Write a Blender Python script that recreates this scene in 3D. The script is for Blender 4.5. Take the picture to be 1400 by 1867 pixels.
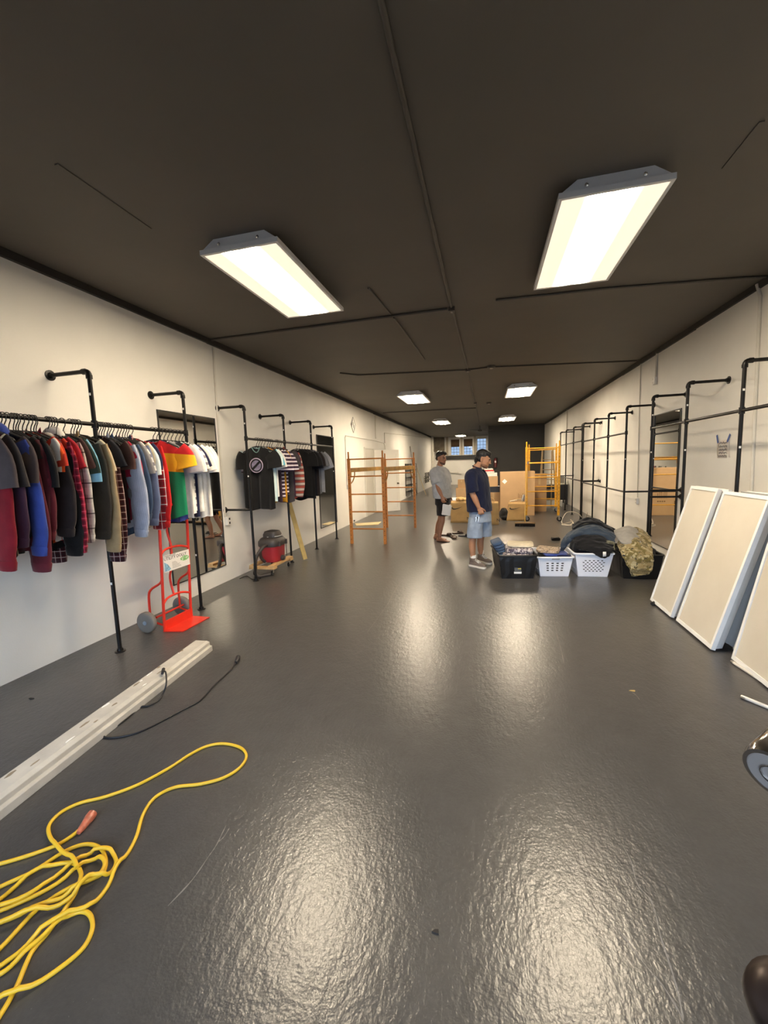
import bpy, bmesh, math, random
from mathutils import Vector, Matrix, noise
for o in list(bpy.data.objects): bpy.data.objects.remove(o, do_unlink=True)
S = bpy.context.scene
C = S.collection
R = random.Random(7)
PI = math.pi
# ---------------------------------------------------------------- camera (1400 x 1867 frame)
YAW, PITCH, ROLL, FPX, CAMH = 0.24897, 0.11613, -0.0332, 742.29, 1.55
XL, XLR, ZC, HR, XR, XRR = -3.524, -3.119, 3.253, 2.378, 2.687, 2.284   # left wall, left racks, ceiling, rack height, right wall, right racks
YF, YB = -0.40, 28.6
fw = Vector((-math.sin(YAW)*math.cos(PITCH), math.cos(YAW)*math.cos(PITCH), -math.sin(PITCH)))
rt0 = Vector((math.cos(YAW), math.sin(YAW), 0)); up0 = rt0.cross(fw)
rt = math.cos(ROLL)*rt0 + math.sin(ROLL)*up0; up = -math.sin(ROLL)*rt0 + math.cos(ROLL)*up0
cam = bpy.data.objects.new('camera', bpy.data.cameras.new('camera')); C.objects.link(cam)
cam.data.sensor_fit = 'HORIZONTAL'; cam.data.sensor_width = 36.0; cam.data.lens = FPX/1400*36.0
cam.data.clip_start = 0.02; cam.data.clip_end = 400
cam.matrix_world = Matrix(((rt.x, up.x, -fw.x, 0), (rt.y, up.y, -fw.y, 0), (rt.z, up.z, -fw.z, CAMH), (0, 0, 0, 1)))
S.camera = cam
# ---------------------------------------------------------------- daylight, exposure
w = bpy.data.worlds.new('sky'); S.world = w; w.use_nodes = True
nt = w.node_tree; nt.nodes.clear()
bg = nt.nodes.new('ShaderNodeBackground'); wo = nt.nodes.new('ShaderNodeOutputWorld')
bg.inputs[0].default_value = (0.66, 0.80, 1.0, 1); bg.inputs[1].default_value = 8.5
nt.links.new(bg.outputs[0], wo.inputs[0])
vs = S.view_settings; vs.view_transform = 'Standard'; vs.look = 'None'; vs.gamma = 1.0; vs.exposure = 0.0; vs.use_curve_mapping = False
LAMP = 165.0                     # radiance of the ceiling diffusers
# ---------------------------------------------------------------- pixels to positions (only directions; depth from what the thing touches)
CP = Vector((0, 0, CAMH))
def ray(x, y): return fw + rt*((x-700)/FPX) - up*((y-933.5)/FPX)
def fl(x, y, z=0.0): d = ray(x, y); return CP + d*((z-CAMH)/d.z)
def wx(x, y, X): d = ray(x, y); return CP + d*(X/d.x)
def py(x, y, Y): d = ray(x, y); return CP + d*(Y/d.y)
# ---------------------------------------------------------------- materials
def lin(c):
    if isinstance(c, str):
        c = c.lstrip('#'); c = [int(c[i:i+2], 16)/255 for i in (0, 2, 4)]
        return tuple((v/12.92 if v <= .04045 else ((v+.055)/1.055)**2.4) for v in c)
    return tuple(c)
MATS = {}
class NT:
    def __init__(s, name):
        s.m = bpy.data.materials.new(name); s.m.use_nodes = True; s.t = s.m.node_tree; s.t.nodes.clear()
        s.out = s.n('ShaderNodeOutputMaterial'); s.b = s.n('ShaderNodeBsdfPrincipled'); s.l(s.b.outputs[0], s.out.inputs[0])
    def n(s, typ, **kw):
        x = s.t.nodes.new(typ)
        for k, v in kw.items(): setattr(x, k, v)
        return x
    def l(s, a, b): s.t.links.new(a, b)
    def coord(s): return s.n('ShaderNodeTexCoord').outputs['Object']
    def noise(s, scale, detail=3, vec=None, rough=.5):
        x = s.n('ShaderNodeTexNoise'); x.inputs['Scale'].default_value = scale; x.inputs['Detail'].default_value = detail; x.inputs['Roughness'].default_value = rough
        s.l(vec if vec is not None else s.coord(), x.inputs['Vector']); return x.outputs[0]
    def math(s, op, a, b=None, clamp=False):
        x = s.n('ShaderNodeMath', operation=op, use_clamp=clamp)
        for i, v in enumerate((a, b)):
            if v is None: continue
            if isinstance(v, (int, float)): x.inputs[i].default_value = v
            else: s.l(v, x.inputs[i])
        return x.outputs[0]
    def mix(s, f, a, b):
        x = s.n('ShaderNodeMix', data_type='RGBA')
        for i, v in ((0, f), (6, a), (7, b)):
            if isinstance(v, (int, float)): x.inputs[i].default_value = v
            elif isinstance(v, tuple): x.inputs[i].default_value = (*v[:3], 1)
            else: s.l(v, x.inputs[i])
        return x.outputs[2]
    def ramp(s, f, p0, p1):
        x = s.n('ShaderNodeMapRange'); x.inputs[1].default_value = p0; x.inputs[2].default_value = p1; s.l(f, x.inputs[0]); return x.outputs[0]
    def xyz(s):
        x = s.n('ShaderNodeSeparateXYZ'); s.l(s.coord(), x.inputs[0]); return x.outputs
    def scaled(s, sx, sy, sz):
        x = s.n('ShaderNodeMapping'); x.inputs['Scale'].default_value = (sx, sy, sz); s.l(s.coord(), x.inputs[0]); return x.outputs[0]
    def color(s, v):
        if isinstance(v, tuple): s.b.inputs['Base Color'].default_value = (*v[:3], 1)
        else: s.l(v, s.b.inputs['Base Color'])
    def rough(s, v):
        if isinstance(v, (int, float)): s.b.inputs['Roughness'].default_value = v
        else: s.l(v, s.b.inputs['Roughness'])
    def bump(s, h, strength, dist=.01):
        x = s.n('ShaderNodeBump'); x.inputs['Strength'].default_value = strength; x.inputs['Distance'].default_value = dist
        s.l(h, x.inputs['Height']); s.l(x.outputs[0], s.b.inputs['Normal'])
def mat(name, col, rough=.5, metal=0., var=0., vscale=8., bump=0., bscale=60., bdist=.004, spec=None, trans=0., alpha=None):
    if name in MATS: return MATS[name]
    n = NT(name); c = lin(col)
    if var: n.color(n.mix(n.ramp(n.noise(vscale, 4), .3, .7), tuple(v*(1-var) for v in c), tuple(min(1, v*(1+var)) for v in c)))
    else: n.color(c)
    n.rough(rough); n.b.inputs['Metallic'].default_value = metal
    if spec is not None: n.b.inputs['Specular IOR Level'].default_value = spec
    if bump: n.bump(n.noise(bscale, 3), bump, bdist)
    if trans: n.b.inputs['Transmission Weight'].default_value = trans
    MATS[name] = n.m; return n.m
def fabric(name, col, pat=None, **k):
    """cloth: solid, stripes, plaid, camo or colour blocks, in the garment's own metres"""
    if name in MATS: return MATS[name]
    n = NT(name); c = lin(col); X, Y, Z = n.xyz()
    base = n.mix(n.ramp(n.noise(14, 4), .3, .7), tuple(v*.86 for v in c), tuple(min(1, v*1.1) for v in c))
    def stripes(ax, per, duty, off=0.):
        return n.math('LESS_THAN', n.math('FRACT', n.math('ADD', n.math('DIVIDE', ax, per), off)), duty)
    if pat == 'plaid':
        c2, c3, p = lin(k['c2']), lin(k.get('c3', k['c2'])), k.get('per', .09)
        base = n.mix(n.math('MULTIPLY', stripes(Z, p, .45), .55), base, c2)
        base = n.mix(n.math('MULTIPLY', stripes(n.math('ADD', X, Y), p, .45), .55), base, c2)
        base = n.mix(n.math('MULTIPLY', stripes(Z, p, .09, .3), .85), base, c3)
        base = n.mix(n.math('MULTIPLY', stripes(n.math('ADD', X, Y), p, .09, .3), .85), base, c3)
    elif pat == 'h':
        base = n.mix(stripes(Z, k.get('per', .1), k.get('duty', .25), k.get('off', 0.)), base, lin(k['c2']))
        if 'c3' in k: base = n.mix(stripes(Z, k.get('per', .1), k.get('duty', .25)*.5, .45), base, lin(k['c3']))
    elif pat == 'v':
        base = n.mix(stripes(n.math('ADD', X, n.math('MULTIPLY', Y, .5)), k.get('per', .02), k.get('duty', .3)), base, lin(k['c2']))
    elif pat == 'blocks':          # list of (z below which, colour)
        for z, col2 in k['cuts']: base = n.mix(n.math('LESS_THAN', n.math('ADD', Z, n.math('MULTIPLY', X, k.get('slope', 0.))), z), base, lin(col2))
    elif pat == 'camo':
        a = n.noise(k.get('s', 9), 2); b = n.noise(k.get('s', 9)*1.7, 2, n.scaled(1, 1.4, 1.2))
        base = n.mix(n.ramp(a, .50, .54), base, lin(k['c2'])); base = n.mix(n.ramp(b, .56, .6), base, lin(k['c3'])); base = n.mix(n.ramp(n.noise(26, 2), .62, .66), base, lin('#4e4a3a'))
    elif pat == 'print':
        a = n.noise(k.get('s', 22), 2); base = n.mix(n.ramp(a, .48, .54), base, lin(k['c2'])); base = n.mix(n.ramp(n.noise(k.get('s', 22)*1.6, 2), .58, .62), base, lin(k.get('c3', k['c2'])))
    n.color(base); n.rough(.92); n.b.inputs['Specular IOR Level'].default_value = .2
    n.b.inputs['Sheen Weight'].default_value = .15
    n.bump(n.noise(60, 3), .35, .003)
    MATS[name] = n.m; return n.m
# ---------------------------------------------------------------- geometry
def basis(d, hint=Vector((0, 0, 1))):
    d = Vector(d).normalized()
    if abs(d.dot(hint)) > .97: hint = Vector((0, 1, 0)) if abs(d.y) < .9 else Vector((1, 0, 0))
    a = d.cross(hint).normalized(); b = a.cross(d).normalized(); return d, a, b
class G:
    def __init__(s): s.v = []; s.f = []
    def add(s, vs, fs):
        o = len(s.v); s.v += [Vector(v) for v in vs]; s.f += [tuple(i+o for i in f) for f in fs]; return s
    def box(s, c, d, M=None):
        c = Vector(c); h = Vector(d)*.5; M = M or Matrix.Identity(3)
        vs = [c + M @ Vector((x*h.x, y*h.y, z*h.z)) for z in (-1, 1) for y in (-1, 1) for x in (-1, 1)]
        return s.add(vs, [(0, 2, 3, 1), (4, 5, 7, 6), (0, 1, 5, 4), (2, 6, 7, 3), (0, 4, 6, 2), (1, 3, 7, 5)])
    def b2(s, lo, hi): return s.box([(a+b)/2 for a, b in zip(lo, hi)], [abs(b-a) for a, b in zip(lo, hi)])
    def hexa(s, b4, t4):          # bottom quad, top quad (same winding, ccw from above)
        return s.add(list(b4)+list(t4), [(3, 2, 1, 0), (4, 5, 6, 7), (0, 1, 5, 4), (1, 2, 6, 5), (2, 3, 7, 6), (3, 0, 4, 7)])
    def loft(s, rings, cap=True, closed=False):
        n = len(rings[0]); m = len(rings); vs = [v for r in rings for v in r]; fs = []
        for i in range(m if closed else m-1):
            j = (i+1) % m
            for k in range(n): fs.append((i*n+k, i*n+(k+1) % n, j*n+(k+1) % n, j*n+k))
        if cap and not closed: fs += [tuple(range(n-1, -1, -1)), tuple((m-1)*n+k for k in range(n))]
        return s.add(vs, fs)
    def tube(s, path, r, n=8, closed=False, cap=True):
        P = [Vector(p) for p in path]; m = len(P); rs = r if isinstance(r, (list, tuple)) else [r]*m; rings = []; a = None
        for i in range(m):
            p, q = (P[i-1], P[(i+1) % m]) if closed else (P[max(0, i-1)], P[min(m-1, i+1)])
            d = (q-p).normalized() if (q-p).length > 1e-9 else Vector((0, 0, 1))
            if a is None: d, a, b = basis(d)
            else:
                a = a - d*a.dot(d)
                if a.length < 1e-5: d, a, b = basis(d)
                a.normalize(); b = d.cross(a)
            b = d.cross(a)
            rings.append([P[i] + (a*math.cos(t) + b*math.sin(t))*rs[i] for t in (2*PI*k/n for k in range(n))])
        return s.loft(rings, cap, closed)
    def rod(s, a, b, r, n=10, r2=None): return s.tube([a, b], [r, r if r2 is None else r2], n)
    def lathe(s, c, axis, prof, n=20):   # prof: (t along the axis, radius)
        d, a, b = basis(axis); c = Vector(c)
        return s.loft([[c + d*t + (a*math.cos(u) + b*math.sin(u))*max(r, 1e-4) for u in (2*PI*k/n for k in range(n))] for t, r in prof])
    def ell(s, c, r, M=None, nu=14, nv=9):
        c = Vector(c); M = M or Matrix.Identity(3); rings = []
        for j in range(nv):
            t = PI*(j+.5)/nv
            rings.append([c + M @ Vector((r[0]*math.sin(t)*math.cos(u), r[1]*math.sin(t)*math.sin(u), -r[2]*math.cos(t)*1.02)) for u in (2*PI*k/nu for k in range(nu))])
        return s.loft(rings)
    def prism(s, pts, d):               # planar polygon pushed along d
        d = Vector(d); n = len(pts); pts = [Vector(p) for p in pts]
        return s.add(pts + [p+d for p in pts], [tuple(range(n-1, -1, -1)), tuple(range(n, 2*n))] + [(i, (i+1) % n, n+(i+1) % n, n+i) for i in range(n)])
    def grid(s, rows):
        m, n = len(rows), len(rows[0])
        return s.add([v for r in rows for v in r], [(i*n+k, i*n+k+1, (i+1)*n+k+1, (i+1)*n+k) for i in range(m-1) for k in range(n-1)])
    def mesh(s, name, M=None):
        me = bpy.data.meshes.new(name); me.from_pydata([tuple(v) for v in s.v], [], s.f)
        bm = bmesh.new(); bm.from_mesh(me); bmesh.ops.recalc_face_normals(bm, faces=bm.faces); bm.to_mesh(me); bm.free()
        return me
    def build(s, name, m, parent=None, smooth=None, bevel=0., solid=0., sub=0, base=None):
        if base is not None: s.v = [v-Vector(base) for v in s.v]
        me = s.mesh(name); me.materials.append(m)
        o = bpy.data.objects.new(name, me); C.objects.link(o)
        if parent: o.parent = parent
        if smooth is not None:
            me.polygons.foreach_set('use_smooth', [True]*len(me.polygons))
            if smooth < 179: me.set_sharp_from_angle(angle=math.radians(smooth))
        if solid: md = o.modifiers.new('thick', 'SOLIDIFY'); md.thickness = solid; md.offset = 0
        if sub: md = o.modifiers.new('sub', 'SUBSURF'); md.levels = sub; md.render_levels = sub
        if bevel: md = o.modifiers.new('bev', 'BEVEL'); md.width = bevel; md.segments = 2; md.limit_method = 'ANGLE'
        return o
def thing(name, label, cat, loc=(0, 0, 0), rz=0., group=None):
    o = bpy.data.objects.new(name, None); C.objects.link(o); o.empty_display_size = .1
    o.location = loc; o.rotation_euler = (0, 0, rz); return tag(o, label, cat, group)
def tag(o, label, cat, group=None, kind=None):
    o['label'] = label; o['category'] = cat
    if group: o['group'] = group
    if kind: o['kind'] = kind
    return o
def struct(o, label=None):
    o['kind'] = 'structure'
    if label: o['label'] = label
    return o
def catmull(P, sub=8, closed=False):
    P = [Vector(p) for p in P]; out = []; n = len(P)
    for i in range(n if closed else n-1):
        g = lambda k: P[k % n] if closed else P[max(0, min(n-1, k))]
        a, b, c, d = g(i-1), g(i), g(i+1), g(i+2)
        for k in range(sub):
            t = k/sub
            out.append(.5*((2*b) + (c-a)*t + (2*a-5*b+4*c-d)*t*t + (3*b-a-3*c+d)*t**3))
    if not closed: out.append(P[-1])
    return out
def rotz(a): return Matrix.Rotation(a, 3, 'Z')
def text_part(name, txt, size, m, parent, origin, xdir, ydir, depth=.001, align='LEFT', shear=0.):
    cu = bpy.data.curves.new(name, 'FONT'); cu.body = txt; cu.size = size; cu.extrude = depth; cu.align_x = align; cu.resolution_u = 2; cu.shear = shear
    t = bpy.data.objects.new(name, cu); C.objects.link(t)
    me = bpy.data.meshes.new_from_object(t.evaluated_get(bpy.context.evaluated_depsgraph_get())); C.objects.unlink(t); bpy.data.objects.remove(t)
    x = Vector(xdir).normalized(); y = Vector(ydir).normalized(); z = x.cross(y)
    M = Matrix(((x.x, y.x, z.x, origin[0]), (x.y, y.y, z.y, origin[1]), (x.z, y.z, z.z, origin[2]), (0, 0, 0, 1)))
    me.transform(M); me.materials.clear(); me.materials.append(m)
    o = bpy.data.objects.new(name, me); C.objects.link(o); o.parent = parent; return o
def remesh(g, name, m, parent=None, voxel=.006, smooth=3, base=None, wrinkle=0., wscale=12., lo=None):
    if base is not None: g.v = [v-Vector(base) for v in g.v]
    me = g.mesh(name); t = bpy.data.objects.new(name, me); C.objects.link(t)
    md = t.modifiers.new('r', 'REMESH'); md.mode = 'VOXEL'; md.voxel_size = voxel
    if smooth: sm = t.modifiers.new('s', 'SMOOTH'); sm.iterations = smooth; sm.factor = .5
    me2 = bpy.data.meshes.new_from_object(t.evaluated_get(bpy.context.evaluated_depsgraph_get()))
    C.objects.unlink(t); bpy.data.objects.remove(t)
    if wrinkle:
        for v in me2.vertices:
            k = noise.noise(Vector((v.co.x*wscale, v.co.y*wscale, v.co.z*wscale*.6)))
            k2 = noise.noise(Vector((v.co.x*wscale*2.3+5, v.co.y*wscale*2.3, v.co.z*wscale*1.2)))
            v.co += v.normal*(k+.4*k2)*wrinkle
    me2.materials.clear(); me2.materials.append(m); me2.polygons.foreach_set('use_smooth', [True]*len(me2.polygons)); me2.name = name
    o = bpy.data.objects.new(name, me2); C.objects.link(o)
    if parent: o.parent = parent
    return o
# ================================================================ the room
n = NT('wall_paint'); n.color(n.mix(n.ramp(n.noise(1.3, 5), .3, .7), lin('#e2dfd8'), lin('#ece9e2'))); n.rough(.55)
n.bump(n.math('ADD', n.noise(2.2, 4), n.math('MULTIPLY', n.noise(120, 2), .12)), .22, .02); M_WALL = n.m
n = NT('ceiling_paint'); n.color(n.mix(n.ramp(n.noise(1.1, 5), .3, .7), lin('#5a554d'), lin('#615b53'))); n.rough(.62); n.bump(n.noise(1.7, 4), .25, .03); M_CEIL = n.m
M_BLACKWALL = mat('charcoal_wall_paint', '#2b2926', .6, var=.1, vscale=2, bump=.1, bscale=3, bdist=.02)
M_TRIM = mat('black_trim_paint', '#24211f', .55, var=.15)
n = NT('painted_concrete')
speck = n.noise(55, 2)
base = n.mix(n.math('ADD', n.math('MULTIPLY', n.ramp(speck, .3, .7), .4), n.math('MULTIPLY', n.ramp(n.noise(8, 4), .25, .75), .6)), lin('#3f3d3c'), lin('#4e4c4b'))
chips = n.math('MULTIPLY', n.ramp(n.noise(95, 2), .73, .75), n.ramp(n.noise(2.3, 3), .4, .9))
base = n.mix(n.math('MULTIPLY', chips, .5), base, lin('#a9a5a0'))
n.color(base); n.rough(.29)
n.b.inputs['Specular IOR Level'].default_value = .62
hgt = n.math('ADD', n.math('ADD', n.math('MULTIPLY', n.noise(34, 3, n.scaled(1, .55, 1)), .8), n.math('MULTIPLY', n.noise(85, 2), .42)), n.math('MULTIPLY', n.noise(7, 4), .22))
n.bump(hgt, .21, .012); M_FLOOR = n.m
g = G(); g.b2((XL-.25, YF-.2, -.1), (XR+.25, YB+.3, 0)); FLOOR = struct(g.build('floor', M_FLOOR), 'glossy dark grey painted concrete floor with scuffs and hairline cracks')
M_SCR = mat('bare_scratch', '#85807b', .6)
for pts in ([(412, 1505), (395, 1540), (380, 1562), (350, 1605), (306, 1652)], [(418, 1510), (408, 1526), (398, 1535)], [(1132, 1537), (1150, 1570), (1162, 1612), (1185, 1640), (1197, 1675), (1205, 1710), (1232, 1795), (1246, 1860)], [(1120, 1690), (1140, 1712), (1165, 1745), (1185, 1770), (1210, 1800), (1235, 1840), (1246, 1862)], [(812, 1047), (770, 1050), (735, 1058), (718, 1080), (708, 1100), (692, 1122), (668, 1155)], [(1010, 1130), (1016, 1160), (1023, 1185), (1028, 1210)], [(735, 1050), (748, 1038), (760, 1028)], [(1152, 1262), (1160, 1268), (1166, 1276)]):
    c_ = catmull([fl(*p) for p in pts], 5); d_ = [(c_[min(i+1, len(c_)-1)]-c_[max(i-1, 0)]).normalized() for i in range(len(c_))]; w_ = [R.uniform(.0008, .0032)*(.3 if i in (0, len(c_)-1) else 1) for i in range(len(c_))]
    g = G(); g.grid([[c+Vector((-d.y, d.x, 0))*w+Vector((0, 0, .0006)), c-Vector((-d.y, d.x, 0))*w+Vector((0, 0, .0006))] for c, d, w in zip(c_, d_, w_)]); g.build('scratch', M_SCR, FLOOR)
g = G(); g.b2((XL-.25, YF-.2, ZC), (XR+.25, YB+.3, ZC+.12)); struct(g.build('ceiling', M_CEIL), 'matte black painted ceiling')
g = G(); g.b2((XL-.25, YF-.2, 0), (XL, YB+.3, ZC)); struct(g.build('wall_left', M_WALL), 'long white wall behind the hanging clothes')
g = G(); g.b2((XR, YF-.2, 0), (XR+.25, YB+.3, ZC)); struct(g.build('wall_right', M_WALL), 'long white wall behind the empty pipe racks')
g = G(); g.b2((0.085, 21.0, 0), (XR-.002, YB-.002, ZC-.002)); struct(g.build('wall_partition', M_BLACKWALL), 'black painted partition at the far right end of the room')
# far wall: opaque below, three windows above a dark sill beam
WZ0, WZ1 = 2.0, 3.10
wins = [(-2.40, -1.78), (-1.53, -.90), (-.645, .0)]
def wall_with_holes(name, y0, y1, x0, x1, z1, holes, m):
    g = G(); xs = x0
    for a, b, c, d in holes:
        if a > xs: g.b2((xs, y0, 0), (a, y1, z1))
        g.b2((a, y0, 0), (b, y1, c)); g.b2((a, y0, d), (b, y1, z1)); xs = b
    g.b2((xs, y0, 0), (x1, y1, z1)); return struct(g.build(name, m))
wall_with_holes('wall_back', YB, YB+.25, XL, .085, ZC, [(a, b, WZ0, WZ1) for a, b in wins], M_WALL)['label'] = 'white far end wall with high windows'
def glass(name, tint):
  n = NT(name); tr = n.n('ShaderNodeBsdfTransparent'); gs = n.n('ShaderNodeBsdfGlossy'); gs.inputs['Roughness'].default_value = .03; mx = n.n('ShaderNodeMixShader'); fz = n.n('ShaderNodeFresnel'); fz.inputs[0].default_value = 1.45
  tr.inputs[0].default_value = tint; n.l(fz.outputs[0], mx.inputs[0]); n.l(tr.outputs[0], mx.inputs[1]); n.l(gs.outputs[0], mx.inputs[2]); n.l(mx.outputs[0], n.out.inputs[0]); n.t.nodes.remove(n.b); return n.m
M_GLASS = glass('clear_glass', (.93, .96, .98, 1)); M_DIMGLASS = glass('sky_dimming_glass', (.27, .295, .32, 1))  # far panes carry a dark tint only to dim the strong sky behind
M_FRAME = mat('window_frame_paint', '#c9c5ba', .5, var=.08)
M_MUNTIN = mat('dark_muntin', '#565b60', .5)
M_SHADE = mat('brown_roller_shade', '#5b4630', .9, var=.25, vscale=30)
for i, (a, b) in enumerate(wins):
    wd = thing('window_%d' % (i+1), ['high window with half drawn brown shade, leftmost of the far wall', 'high window with brown shade, middle of the far wall', 'high unshaded gridded window beside the black partition'][i], 'window', ((a+b)/2, YB+.1, WZ0)); wd['kind'] = 'structure'; del wd['category']
    hw, hh = (b-a)/2, WZ1-WZ0; g = G()
    for x in (-hw+.02, hw-.02): g.box((x, 0, hh/2), (.04, .08, hh))
    for z in (.02, hh-.02): g.box((0, 0, z), (2*hw, .08, .04))
    g.build('window_frame', M_FRAME, wd)
    for x in (-hw/3, hw/3): G().box((x, .0, hh/2), (.018, .03, hh-.06)).build('muntin', M_MUNTIN, wd)
    for z in (.22, .44, .66, .88): G().box((0, .0, z), (2*hw-.06, .03, .018)).build('muntin', M_MUNTIN, wd)
    G().box((0, .02, hh/2), (2*hw-.07, .006, hh-.07)).build('pane', M_DIMGLASS, wd)
    if i < 2:
        g = G(); g.grid([[Vector((x, -.045+.008*math.sin(x*90), z)) for x in [(-hw+.03)+(2*hw-.06)*k/30 for k in range(31)]] for z in (hh-.02, .58)]); g.build('shade', M_SHADE, wd, smooth=60, solid=.006)
g = G(); g.b2((XL+.75, YB-.12, 1.73), (.08, YB, 1.99)); struct(g.build('trim_sill', M_TRIM), 'dark beam under the far windows')
for k, x in enumerate((-2.62, -1.655, -.77)):
    g = G(); g.b2((x-.07, YB-.05, 2.0), (x+.07, YB, ZC)); struct(g.build('trim_pilaster', mat('pilaster_paint', '#b9ad97', .6, var=.1)))
g = G(); g.b2((XL, YB-.35, 2.3), (XL+.72, YB, ZC)); struct(g.build('trim_bulkhead', mat('bulkhead_paint', '#6b6153', .7, var=.3, vscale=5)), 'brown grey bulkhead in the far left corner')
# dark strip where the walls meet the ceiling
for nm, x0, x1 in (('trim_left', XL, XL+.035), ('trim_right', XR-.03, XR)):
    g = G(); y = YF
    while y < YB-.3:
        l = R.uniform(1.8, 3.2); y2 = min(y+l, YB-.1); dz = R.uniform(-.012, .012)
        g.b2((x0, y, ZC-.075+dz), (x1, y2, ZC)); y = y2
    struct(g.build(nm, M_TRIM), 'black painted strip along the top of the %s wall' % nm[5:])
# front of the shop, behind the camera: low sill, glass, dark header
g = G(); y0, y1 = YF-.2, YF
wall_with_holes('wall_front', y0, y1, XL-.25, XR+.25, ZC, [(-3.4, -.85, .30, 2.0), (-.70, .42, .0, 2.0), (.60, 2.55, .30, 2.0)], M_TRIM)
M_ALU = mat('aluminium_frame', '#6a6866', .35, .9)
for i, (a, b) in enumerate(((-3.4, -.85), (.60, 2.55))):
    wd = struct(bpy.data.objects.new('window_%d' % (i+4), None), 'shop front window behind the camera'); C.objects.link(wd); wd.location = ((a+b)/2, YF-.1, .30); hw = (b-a)/2
    g = G()
    for x in (-hw+.03, 0, hw-.03): g.box((x, 0, .85), (.05, .06, 1.7))
    for z in (.03, 1.67): g.box((0, 0, z), (2*hw, .06, .05))
    g.build('window_frame', M_ALU, wd); G().box((0, 0, .85), (2*hw-.06, .006, 1.62)).build('pane', M_GLASS, wd)
g = G(); g.b2((-14, -14, -.16), (14, YF-.2, -.1)); struct(g.build('ground_front', mat('pavement', '#48464a', .9, var=.1)), 'pavement outside the shop')
g = G(); g.b2((-14, YB+.3, -.16), (14, YB+14, -.1)); struct(g.build('ground_back', MATS['pavement']))
# ---------------------------------------------------------------- ceiling pipes, battens and boxes
M_CPIPE = mat('black_painted_conduit', '#4a453f', .45)
def cpipe(label, pts, r=.011):
    b = Vector(pts[0]); tag(G().tube([Vector(p) for p in pts], r, 8).build('ceiling_conduit', M_CPIPE, None, 60, base=b), label, 'conduit', 'black conduits on the ceiling').location = b
zz = ZC-.012
cpipe('black conduit along the middle of the ceiling between the two front lights', [(-.37, 1.5, zz), (-.37, 4.74, zz)], .014)
cpipe('black conduit along the middle of the ceiling past the first junction box', [(-.36, 4.86, zz), (-.33, 7.9, zz)])
cpipe('black conduit along the middle of the ceiling running to the far fan', [(-.33, 8.02, zz), (-.30, 20.4, zz)])
cpipe('black conduit crossing the ceiling to the left wall just behind the front lights', [(-.42, 4.79, zz), (XL+.04, 4.85, zz)], .014)
cpipe('black conduit crossing the ceiling to the right wall just behind the front lights', [(.1, 4.72, zz), (1.2, 4.78, zz), (2.45, 4.95, zz), (XR-.04, 5.0, zz)], .012)
cpipe('black conduit crossing the ceiling left from the second junction box', [(-.38, 7.96, zz), (-2.35, 7.6, zz), (-2.6, 7.3, zz)])
cpipe('black conduit crossing the ceiling right from the second junction box', [(-.28, 7.96, zz), (.05, 7.9, zz), (XR-.04, 8.45, zz)])
cpipe('black conduit crossing the ceiling left behind the second pair of lights', [(-.33, 13.6, zz), (-3.3, 13.3, zz)], .016)
cpipe('thin black conduit slanting over the ceiling left of the first junction box', [(-1.1, 4.0, zz), (-1.05, 4.75, zz)], .008)
cpipe('thin black conduit on the ceiling left of the first junction box further back', [(-1.04, 4.86, zz), (-.98, 6.9, zz)], .008)
def jbox(label, x, y, s=.07, h=.045):
    t = thing('junction_box', label, 'junction box', (x, y, ZC), 0, 'junction boxes on the ceiling')
    G().box((0, 0, -h/2), (s, s, h)).build('box', M_CPIPE, t, bevel=.004)
    G().lathe((0, 0, -h), (0, 0, -1), [(0, .012), (.01, .012), (.014, .004)], 10).build('bulb_stub', mat('stub_metal', '#b9b4a8', .3, .8), t, 60)
jbox('black junction box on the ceiling between the front lights, two silver stubs', -.37, 4.80)
jbox('black junction box on the ceiling behind the front lights where conduits cross', -.33, 7.96, .09)
jbox('small black ceiling box between the second pair of lights', -.31, 12.4)
for lab, x, y in (('round black smoke detector near the second junction box', .09, 7.85), ('round black smoke detector between the second pair of lights', .07, 12.6)):
    t = thing('smoke_detector', lab, 'detector', (x, y, ZC), 0, 'ceiling detectors')
    G().lathe((0, 0, 0), (0, 0, -1), [(0, .07), (.03, .07), (.045, .05)], 18).build('body', M_CPIPE, t, 50); G().lathe((0, 0, -.045), (0, 0, -1), [(0, .03), (.008, .026)], 12).build('grille', MATS['stub_metal'], t, 50)
for x, y0, y1 in ((-2.29, 1.95, 2.6), (1.39, 2.75, 3.1)):
    g = G(); g.b2((x-.012, y0, ZC-.006), (x+.012, y1, ZC)); struct(g.build('trim_seam', M_CEIL))
t = thing('ceiling_fan', 'small dark ceiling fan near the black partition', 'fan', (-.30, 20.2, ZC))
G().rod((0, 0, 0), (0, 0, -.22), .015).build('downrod', M_CPIPE, t); G().lathe((0, 0, -.2), (0, 0, -1), [(0, .05), (.02, .1), (.08, .1), (.11, .05)]).build('motor', M_CPIPE, t, 50)
for k in range(5):
    a = .3+k*2*PI/5; G().box((math.cos(a)*.38, math.sin(a)*.38, -.25), (.55, .12, .01), rotz(a)).build('blade', mat('fan_blade', '#3b3028', .5), t)
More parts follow.
